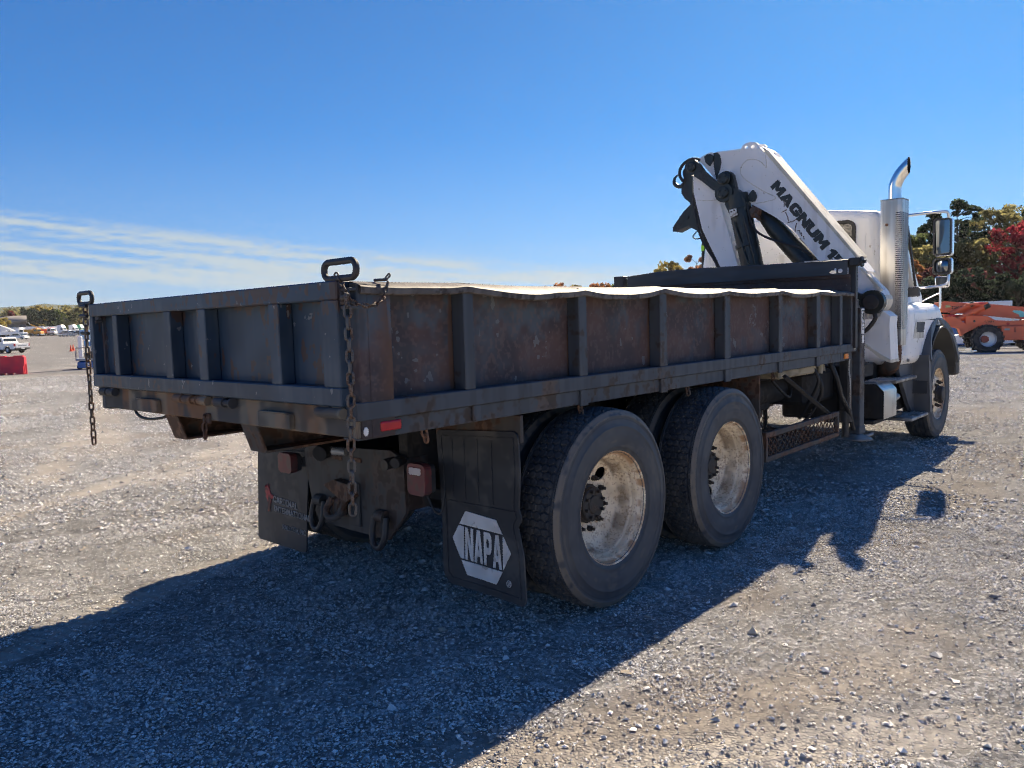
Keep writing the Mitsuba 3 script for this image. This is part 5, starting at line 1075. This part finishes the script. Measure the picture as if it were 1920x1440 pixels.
for i, (p, top, w_, kind, lab) in enumerate((
    ((-386.072, 113.652), 13.253, 10, 'leaf_dark', 'dark tree at the right end of the grey house'),
    ((-385.43, 120.936), 12.69, 13, 'leaf_dark', 'broad dark tree behind the orange trucks'),
    ((-375.123, 123.451), 12.576, 11, 'leaf_green', 'dark green tree behind the white semi-trucks'),
    ((-364.779, 125.998), 13.39, 12, 'leaf_olive', 'olive tree close to the tailgate chain'),
    ((-406.719, 122.013), 15.62, 8, 'leaf_yellow', 'golden treetop in the far wood'),
    ((-400.438, 110.188), 13.025, 4, 'leaf_red', 'small red tree behind the house roof'),
    ((-344.317, 90.631), 8.771, 6, 'leaf_yellow', 'golden bush in front of the house'))):
    tree('far_tree', lab, 'tree', p, top, w_, kind, 150 + i, None, .9, 55, 50, .05)
# hills on the horizon
hx = np.linspace(-1350, 360, 110); hz = []
for x in hx: hz.append(57.6 + 3.6 * math.exp(-((x - -896.984) / 20) ** 2) + 2 * meshkit.noise(np.array([x * .015, 3, 1])) + 1.5 * meshkit.noise(np.array([x * .07, 1, 1])))
fx, fy = (-0.666896, 0.745151), (0.745151, 0.666896)
fx, fy = np.array(fx), np.array(fy); hv = []
for k_, (dd, s_) in enumerate(((1150, 0), (1280, .55), (1400, .92), (1500, 1.0), (1680, .8), (2000, .0))):
    for x, z in zip(hx, hz): q2 = EYE[:2] + fx * dd + fy * (x * dd / 1500); hv.append((q2[0], q2[1], 5 + (z - 5) * s_ if s_ else 0))
n = len(hx); i, j = np.meshgrid(np.arange(5), np.arange(n - 1), indexing='ij')
mat('hill_wood', lambda p, n, uv: mix([.045, .06, .035], [.09, .085, .045], fbm(p.x * .02, p.y * .02, p.z * .02, 3)), .9)
add('hills', mesh(hv, np.stack([i * n + j, i * n + j + 1, (i + 1) * n + j + 1, (i + 1) * n + j], -1).reshape(-1, 4)), 'hill_wood', True, label='low wooded hill on the far horizon', kind='structure')
# --- house
o = Obj('house', 'low house with a grey pitched roof in front of the far wood', 'house', (-375.097, 103.344), flat=33)
o.part('wall', box(-5, 5, 0, 7, 0, 5.6, 0), 'wall_grey'); o.part('roof', prism([(-.6, 5.4), (3.5, 8.9), (7.6, 5.4)], 'x', -5.4, 5.4), 'roof_grey', 0)
for x in (-3, 0, 3): o.part('window', box(x - .5, x + .5, -.06, .01, 3.6, 4.9, 0), 'glass_dark')
# --- red barrier
o = Obj('water_barrier', 'red plastic water-filled barrier standing at the left edge', 'barrier', (-41.191, 10.316), flat=16)
prof = [(-.28, 0), (-.28, .10), (-.17, .42), (-.13, .92), (.13, .92), (.17, .42), (.28, .10), (.28, 0)]
bar = man(trimesh.Trimesh(*(lambda m: (m.vertices, m.faces))(prism([(a + 0, b) for a, b in prof], 'x', -1.5, .44)), process=True))
for x in (-.35, .0): bar = bar - m3.Manifold.cube((.22, 1, .10)).translate((x - .11, -.5, -.01))
bar = bar - m3.Manifold.cube((.36, 1, .07)).translate((-.32, -.5, .88))
o.part('body', unman(bar), 'barrier_red', 20); o.part('end_rib', cat(box(.44, .50, -.18, .18, .0, .86, .02), box(.44, .47, -.26, .26, 0, .4, .01)), 'barrier_red'); o.part('end_post', cyl((.50, 0, 0), (.50, 0, .5), .06, 12), 'barrier_red')
# --- pickup
o = Obj('pickup_truck', 'white crew pickup parked at the left with its tailgate towards us', 'pickup', (-97.643, 26.894), a=70)
side = Polygon([(0, .55), (0, 1.12), (1.72, 1.12), (1.95, 1.75), (2.3, 1.80), (3.35, 1.78), (4.05, 1.18), (5.2, 1.08), (5.35, .85), (5.35, .45), (0, .45)])
body = side.difference(ellipse(1.15, .40, .46, .46)).difference(ellipse(4.35, .40, .46, .46)).buffer(-.05).buffer(.05)
o.part('body', unman(mprism(body, 'y', -.93, .93) - m3.Manifold.cube((1.6, 1.6, .6)).translate((.08, -.8, .72)) - mprism(Polygon([(1.6, 1.3), (1.95, 2), (3.5, 2), (3.3, 1.3)]), 'y', .86, 1) - mprism(Polygon([(1.6, 1.3), (1.95, 2), (3.5, 2), (3.3, 1.3)]), 'y', -1, -.86)), 'paint_white', 25)
o.part('rear_window', hull([(1.80, s_ * a, z) for s_, (a, z) in [(s, t) for s in (-1, 1) for t in ((.75, 1.25), (.68, 1.66))]] + [(1.93, s_ * a, z) for s_ in (-1, 1) for a, z in ((.72, 1.25), (.66, 1.66))]), 'glass_dark')
for s_ in (-1, 1):
    o.part('side_window', prism([(2.02, 1.22), (2.15, 1.66), (2.75, 1.68), (2.75, 1.20)], 'y', s_ * .862, s_ * .90), 'glass_dark'); o.part('side_window', prism([(2.82, 1.20), (2.82, 1.68), (3.25, 1.66), (3.78, 1.18)], 'y', s_ * .862, s_ * .90), 'glass_dark')
    o.part('tail_light', box(-.02, .10, s_ * .80, s_ * .945, .78, 1.06, .01), 'red_lens')
    for x in (1.15, 4.35): wheel_far(o, x, s_ * .80, .40, .27)
o.part('tailgate', box(-.03, .02, -.79, .79, .62, 1.11, .02), 'paint_white'); o.part('tailgate__recess', box(-.036, -.028, -.55, .55, .78, .90, .003), 'paint_grey'); o.part('bumper', box(-.14, .05, -.93, .93, .42, .60, .03), 'black_plastic'); o.part('number_plate', box(-.15, -.135, -.2, .2, .46, .57, .002), 'paint_white'); o.part('underbody', box(.2, 5.0, -.7, .7, .28, .5, .02), 'black_steel')
# --- mast lift beside the tailgate
o = Obj('mast_lift', 'blue and white mast lift standing just left of the tailgate', 'lift', (-42.805, 14.24), flat=27)
o.part('chassis', cat(box(-.42, .42, -.8, .8, .12, .42, .03), box(-.45, .45, -.85, -.75, .08, .38, .02)), 'paint_blue')
for x in (-.36, .36):
    for y in (-.6, .6): wheel_far(o, x, y, .13, .12, n=16)
o.part('deck', box(-.52, .5, -.85, .85, .46, .56, .01), 'paint_grey')
o.part('control_column', box(-.36, -.14, -.8, -.5, .6, 1.78, .05), 'paint_white'); o.part('guard_rail', cat(tube([(-.50, -.82, .56), (-.50, -.82, 1.12), (-.1, -.82, 1.16), (.45, -.82, 1.16), (.45, -.82, .56)], .025, 8), tube([(-.5, .8, .56), (-.5, .8, 1.15), (.45, .8, 1.15)], .025, 8)), 'step_metal')
o.part('blue_cabinet', box(-.08, .20, -.4, .1, 1.16, 1.55, .06), 'paint_blue'); o.part('upper_panel', box(-.26, .22, -.2, .0, 1.58, 2.10, .02), 'paint_lightblue')
for z in (1.7, 1.82, 1.94): o.part('panel_slat', box(-.25, .21, -.22, -.20, z, z + .03, .003), 'paint_grey')
o.part('mast', box(.20, .34, -.1, .15, .5, 2.62, .02), 'paint_grey'); o.part('motor', cat(box(-.1, .15, -.6, -.3, .56, .9, .04), cyl((.25, -.5, .56), (.25, -.5, .95), .1, 14)), 'black_steel'); o.part('warning_tag', box(-.02, .16, -.858, -.852, .22, .33, 0), 'white_tag')
for k_, (p, lab) in enumerate((((-93.544, 30.562), 'taller orange traffic cone left of the mast lift'), ((-97.69, 32.22), 'second orange cone close to the mast lift'))):
    o = Obj('traffic_cone', lab, 'cone', p, flat=0, group='cones beside the mast lift')
    o.part('cone', lathe([(.15, .03), (.03, .74), (0, .75)], 20, 'z'), 'cone_orange'); o.part('base', box(-.2, .2, -.2, .2, 0, .035, .005), 'cone_orange')
# --- parked trucks across the yard
def lorry(label, p, a, name='parked_truck', cat_='truck', cabc='paint_white', bodyc='paint_white', kind='box', L=7.0, H=3.4, group='trucks parked across the yard'):
    o = Obj(name, label, cat_, p, a, group)
    o.part('chassis', box(-L / 2, L / 2 - .2, -.5, .5, .55, .85, .02), 'black_steel')
    xf = L / 2
    if kind == 'semi':
        o.part('cab', cat(hull([(xf - 4.6, y, z) for y in (-1.15, 1.15) for z in (.9, 3.7)] + [(xf - 2.4, y, .9) for y in (-1.15, 1.15)] + [(xf - 2.0, y, 2.0) for y in (-1.1, 1.1)] + [(xf - 3.1, y, 3.9) for y in (-1.0, 1.0)]), box(xf - 2.3, xf - .2, -.95, .95, .75, 1.85, .2)), cabc)
        o.part('windscreen', hull([(xf - 2.02, y, 2.0) for y in (-1.0, 1.0)] + [(xf - 2.40, y, 2.75) for y in (-.95, .95)] + [(xf - 2.0, y, 2.02) for y in (-1.0, 1.0)] + [(xf - 2.36, y, 2.77) for y in (-.95, .95)]), 'glass_dark')
        for s_ in (-1, 1): o.part('side_window', box(xf - 3.2, xf - 2.45, s_ * 1.14, s_ * 1.17, 2.0, 2.65, 0), 'glass_dark')
        if L > 9: o.part('trailer', box(-L / 2 - 3, xf - 5.0, -1.25, 1.25, 1.1, 3.9, .04), bodyc)
        xs_ = (xf - .9, -L / 2 + .7, -L / 2 + 1.9)
    else:
        o.part('cab', cat(box(xf - 2.6, xf - 1.1, -1.05, 1.05, .8, 2.5, .15), box(xf - 1.3, xf, -.95, .95, .7, 1.6, .18)), cabc)
        o.part('windscreen', box(xf - 1.12, xf - 1.07, -.9, .9, 1.62, 2.3, .01), 'glass_dark')
        for s_ in (-1, 1): o.part('side_window', box(xf - 2.2, xf - 1.3, s_ * 1.04, s_ * 1.06, 1.65, 2.25, 0), 'glass_dark')
        if kind == 'box': o.part('cargo_box', box(-L / 2, xf - 2.7, -1.2, 1.2, .95, H, .04), bodyc)
        if kind == 'dump': o.part('dump_body', prism([(-L / 2, 1.0), (-L / 2 - .2, 2.3), (xf - 2.9, 2.3), (xf - 2.3, 2.7), (xf - 1.6, 2.7), (xf - 1.6, 2.6), (xf - 2.8, 2.55), (xf - 2.8, 1.0)], 'y', -1.15, 1.15), bodyc)
        if kind == 'boom':
            o.part('service_body', box(-L / 2, xf - 2.7, -1.15, 1.15, .9, 1.8, .05), bodyc)
            o.part('boom', tube([(xf - 3.0, 0, 2.0), (-L / 2 - 1.0, 0, H + .1)], .16, 4), bodyc); o.part('jib', tube([(-L / 2 - 1.0, 0, H), (-L / 2 - 1.9, .3, H + .9)], .08, 6), 'paint_white')
        xs_ = (xf - .8, -L / 2 + 1.2, -L / 2 + 2.3)
    o.part('bumper', box(xf - .05, xf + .1, -1.0, 1.0, .45, .75, .03), 'paint_grey')
    for s_ in (-1, 1):
        for x in xs_: wheel_far(o, x, s_ * .9, .5, .3, n=16)
        o.part('headlight', box(xf - .02, xf + .03, s_ * .85, s_ * .6, .95, 1.15, .01), 'white_lens')
lorry('first white semi-truck, left of the other white one', (-316.137, 102.432), -92, 'semi_truck', kind='semi', L=8, group=None)
lorry('second white semi-truck, beside the green one', (-319.393, 107.57), -92, 'semi_truck', kind='semi', L=8, group=None)
lorry('green semi-truck beside the tailgate', (-321.744, 110.834), -92, 'semi_truck', cabc='paint_green', kind='semi', L=8, group=None)
lorry('orange dump truck with a white hood', (-289.144, 89.014), -95, cabc='paint_white', bodyc='paint_orange', kind='dump', L=7.5)
lorry('yellow dump truck left of the orange one', (-288.127, 84.556), -95, cabc='paint_yellow', bodyc='paint_yellow', kind='dump', L=7.5)
lorry('white bucket truck with a raised boom', (-266.324, 73.203), -40, bodyc='paint_white', kind='boom', L=7.0, H=4.2)
lorry('white box truck behind the pickup', (-320.921, 84.73), -55, kind='box', L=8, H=3.8)
lorry('white box truck behind the orange dump truck', (-344.447, 103.935), -62, kind='box', L=9, H=3.8)
lorry('white box truck behind the yellow dump truck', (-353.588, 102.465), -58, kind='box', L=8, H=3.6)
lorry('white box truck with a yellow neighbour right of the orange one', (-346.332, 108.958), -60, kind='box', bodyc='paint_white', L=6, H=3.6)
for px_, a_, l_ in ((((-342.474, 92.28)), -50, 'white box truck right of the house corner'), (((-352.434, 99.471)), -95, 'white box truck nose-on above the white pickup'), (((-359.189, 106.845)), -70, 'white box truck between the two dump trucks'), (((-348.187, 111.324)), -70, 'white box truck just left of the first semi-truck')):
    lorry(l_, px_, a_, kind='box', L=7, H=3.7)
lorry('yellow boom truck above the orange dump truck', (-331.725, 101.901), -70, cabc='paint_white', bodyc='paint_yellow', kind='boom', L=7, H=4.4)
o = Obj('flat_trailer', 'low white flat trailer on small black wheels', 'trailer', (-243.144, 80.528), flat=31)
o.part('deck', box(-2.9, 2.4, -1, 1, .55, .8, .03), 'paint_white')
for x in (-2.1, -1.2, -.3, .6, 1.4):
    for y in (-.9, .9): wheel_far(o, x, y, .3, .2, n=14)
def car(label, p, a, col):
    o = Obj('parked_car', label, 'car', p, a)
    b = Polygon([(-2.2, .35), (-2.25, .85), (-1.6, .95), (-.9, 1.45), (.6, 1.45), (1.3, .95), (2.15, .8), (2.2, .35)]).difference(ellipse(-1.35, .3, .36, .36)).difference(ellipse(1.35, .3, .36, .36))
    o.part('body', prism(b, 'y', -.85, .85), col, 20)
    for s_ in (-1, 1):
        o.part('side_window', prism([(-1.4, .97), (-.85, 1.38), (.55, 1.38), (1.1, .97)], 'y', s_ * .851, s_ * .87), 'glass_dark')
        for x in (-1.35, 1.35): wheel_far(o, x, s_ * .75, .31, .2, n=16)
    o.part('windscreen', hull([(1.32, y, .97) for y in (-.75, .75)] + [(.64, y, 1.42) for y in (-.7, .7)] + [(1.36, y, .99) for y in (-.75, .75)] + [(.68, y, 1.44) for y in (-.7, .7)]), 'glass_dark')
car('grey car in front of the first white semi-truck', (-290.606, 95.758), -70, 'paint_grey'); car('silver car in front of the second white semi-truck', (-293.446, 98.583), -70, 'paint_lightblue'); car('white car behind the white pickup', (-214.004, 59.637), -95, 'paint_white'); car('dark car below the green semi-truck', (-287.039, 98.95), -60, 'black_plastic')
# --- orange telehandler on the right
o = Obj('telehandler', 'faded orange telescopic handler with big lugged tyres', 'telehandler', (-5.4, 39.665), flat=-19)
def TP(l, y0, y1): return prism(Polygon(l), 'y', y0, y1)
o.part('main_boom', TP([(-1.902, 2.359), (-1.489, 2.398), (-0.713, 2.289), (-0.041, 2.307), (0.14, 2.217), (1.985, 1.984), (1.985, 1.441), (1.613, 1.467), (0.191, 1.674), (-0.093, 1.7), (-0.713, 1.803), (-1.902, 1.907)], -.25, .30), 'paint_orange', 20)
o.part('lift_cylinder', tube([(a, -.62, b) for a, b in [(-1.101, 1.519), (-0.455, 1.881), (0.114, 2.165)]], .125, 16), 'paint_orange'); o.part('lift_cylinder_collar', tube([(a, -.62, b) for a, b in [(-0.041, 2.075), (0.165, 2.191)]], .15, 16), 'black_steel')
o.part('slave_cylinder', tube([(a, -.40, b) for a, b in [(-1.334, 1.803), (-0.868, 2.036), (-0.455, 2.243)]], .10, 14), 'paint_orange'); o.part('slave_cylinder_collar', tube([(a, -.40, b) for a, b in [(-0.558, 2.178), (-0.403, 2.263)]], .12, 14), 'black_steel')
o.part('boom_head_plate', TP([(-0.713, 2.255), (-0.248, 2.289), (0.062, 2.299), (0.165, 2.204), (0.062, 2.113), (-0.274, 2.165), (-0.662, 2.165)], -.75, -.30), 'paint_orange', 20)
o.part('frame_side', TP([(-0.791, 1.7), (0.062, 1.661), (0.372, 1.467), (1.044, 1.41), (1.561, 1.441), (1.561, 1.209), (0.579, 1.196), (-0.274, 1.209), (-0.791, 1.338)], -.85, -.5), 'paint_orange', 20)
o.part('rear_fender', TP([(-1.644, 1.648), (-1.334, 1.7), (-1.101, 1.571), (-0.791, 1.338), (-0.274, 1.209), (-0.843, 0.873), (-0.946, 0.769), (-1.049, 1.105), (-1.592, 1.286)], -.8, -.3), 'paint_orange', 20)
o.part('boom_cradle', TP([(-1.592, 1.803), (-0.041, 1.7), (0.372, 1.571), (0.372, 1.39), (-0.713, 1.441), (-1.489, 1.596)], -.2, .2), 'paint_orange', 20)
o.part('engine_box', box(*[[(0.566, 3.251)][0][0], [(1.6, 3.251)][0][0]], -1.05, -.35, [(-1.489, 0.55)][0][1], [(-1.489, 1.196)][0][1], .03), 'paint_orange'); o.part('engine_box__latch', box([(1.07, 3.251)][0][0], [(1.148, 3.251)][0][0], -1.07, -1.045, [(-1.489, 0.911)][0][1], [(-1.489, 1.118)][0][1], .005), 'rim_red'); o.part('engine_box__worn_patch', box([(0.695, 3.251)][0][0], [(0.902, 3.251)][0][0], -1.053, -1.049, [(-1.489, 1.007)][0][1], [(-1.489, 1.085)][0][1], 0), 'paint_grey')
o.part('front_frame', TP([(1.6, 1.39), (1.985, 1.493), (2.388, 1.286), (2.388, 0.769), (1.6, 0.795)], -.8, .5), 'paint_orange', 20); o.part('underframe', TP([(-0.972, 1.286), (1.985, 1.286), (1.985, 0.666), (0.579, 0.562), (-0.713, 0.666)], -.3, .8), 'black_steel', 20)
o.part('frame_hole', cyl(([(-0.455, 1.441)][0][0], -.86, [(-0.455, 1.441)][0][1]), ([(-0.455, 1.441)][0][0], -.84, [(-0.455, 1.441)][0][1]), .05, 14), 'black_steel'); o.part('red_light', box([(0.825, 3.251)][0][0], [(0.928, 3.251)][0][0], -.87, -.85, [(-1.489, 1.222)][0][1], [(-1.489, 1.338)][0][1], .003), 'red_lens')
for a, b in [(-1.334, 1.713), (-0.145, 2.23)]: o.part('bright_bracket', box(a - .12, a + .14, -.78, -.55, b - .03, b + .05, .02), 'barrier_red')
o.part('work_lamp', box([(1.535, 3.251)][0][0], [(1.729, 3.251)][0][0], -.9, -.7, [(-1.489, 1.247)][0][1], [(-1.489, 1.395)][0][1], .02), 'white_tag')
o.part('boom_decal', TP([(1.186, 1.842), (1.251, 1.886), (1.484, 1.868), (1.716, 1.777), (1.871, 1.7), (1.768, 1.558), (1.484, 1.571), (1.432, 1.7), (1.251, 1.782)], -.258, -.25), 'teal', 0, 'pale green decal on the boom'); o.part('boom_decal', TP([(1.884, 1.726), (1.985, 1.764), (2.13, 1.7), (2.13, 1.571), (1.897, 1.596)], -.258, -.25), 'teal', 0)
o.part('decal_panel', TP([(-1.515, 2.217), (-1.334, 2.191), (-1.295, 2.113), (-1.515, 2.087)], -.258, -.25), 'wall_lime', 0)
mat('wall_lime', (.45, .50, .22), .6); mat('wood_dark', (.05, .045, .04), .7)
u0, v0 = [(-1.295, 2.036)][0]
o.part('number_lettering', onto(meshkit.text_mesh('1245', .13, .006, True), (u0, -.251, v0), (1, 0, -.05), (.15, 0, 1)), 'black_steel', 0)
u0, v0 = [(-0.041, 1.377)][0]
o.part('serial_lettering', onto(meshkit.text_mesh('LT0864', .07, .005, True), (u0, -.851, v0), (1, 0, 0), (0, 0, 1)), 'black_steel', 0)
wheel_far(o, [(0.028, 3.251)][0][0], -1.0, .62, .42, 'rim_silver', 36, 20); wheel_far(o, [(0.028, 3.251)][0][0] + .1, 1.0, .62, .42, 'rim_red', 36, 20); wheel_far(o, [(2.233, 3.251)][0][0], -1.0, .62, .42, 'rim_silver', 36, 20); wheel_far(o, [(2.233, 3.251)][0][0], 1.0, .62, .42, 'rim_silver', 36, 20)
o.part('hub', cat(cyl(([(-0.093, 3.251)][0][0], -1.20, .62), ([(-0.093, 3.251)][0][0], -1.0, .62), .16, 16)), 'rim_red')
# vehicles half hidden behind the telehandler
lorry('white box truck behind the telehandler boom', (-9.712, 70.698), -118, kind='box', L=6.5, H=3.6, group=None)
car('white car seen below the telehandler boom', (-7.288, 54.079), -120, 'paint_white')
o = Obj('skip_container', 'blue skip container behind the telehandler boom', 'container', (-11.073, 64.112), flat=-30)
o.part('body', hull([(-.9, y, .2) for y in (-.7, .7)] + [(-1.2, y, 2.0) for y in (-.8, .8)] + [(.9, y, .2) for y in (-.7, .7)] + [(1.2, y, 2.4) for y in (-.8, .8)]), 'paint_blue'); o.part('rim', box(-1.2, 1.25, -.85, .85, 2.38, 2.46, .01), 'paint_lightblue')
# ------------------------------------------------------------------ air
scene['air'] = {'type': 'homogeneous', 'albedo': {'type': 'rgb', 'value': [.90, .95, .98]}, 'sigma_t': 0.8e-4, 'phase': {'type': 'hg', 'g': .3}}
scene['haze'] = {'type': 'cube', 'to_world': T4().translate([0, 0, 38]) @ T4().scale([9500, 9500, 44]), 'bsdf': {'type': 'null'}, 'interior': {'type': 'ref', 'id': 'air'}}
scene['camera']['medium'] = {'type': 'ref', 'id': 'air'}
labels['haze'] = {'label': 'thin blue haze over the yard', 'kind': 'stuff'}
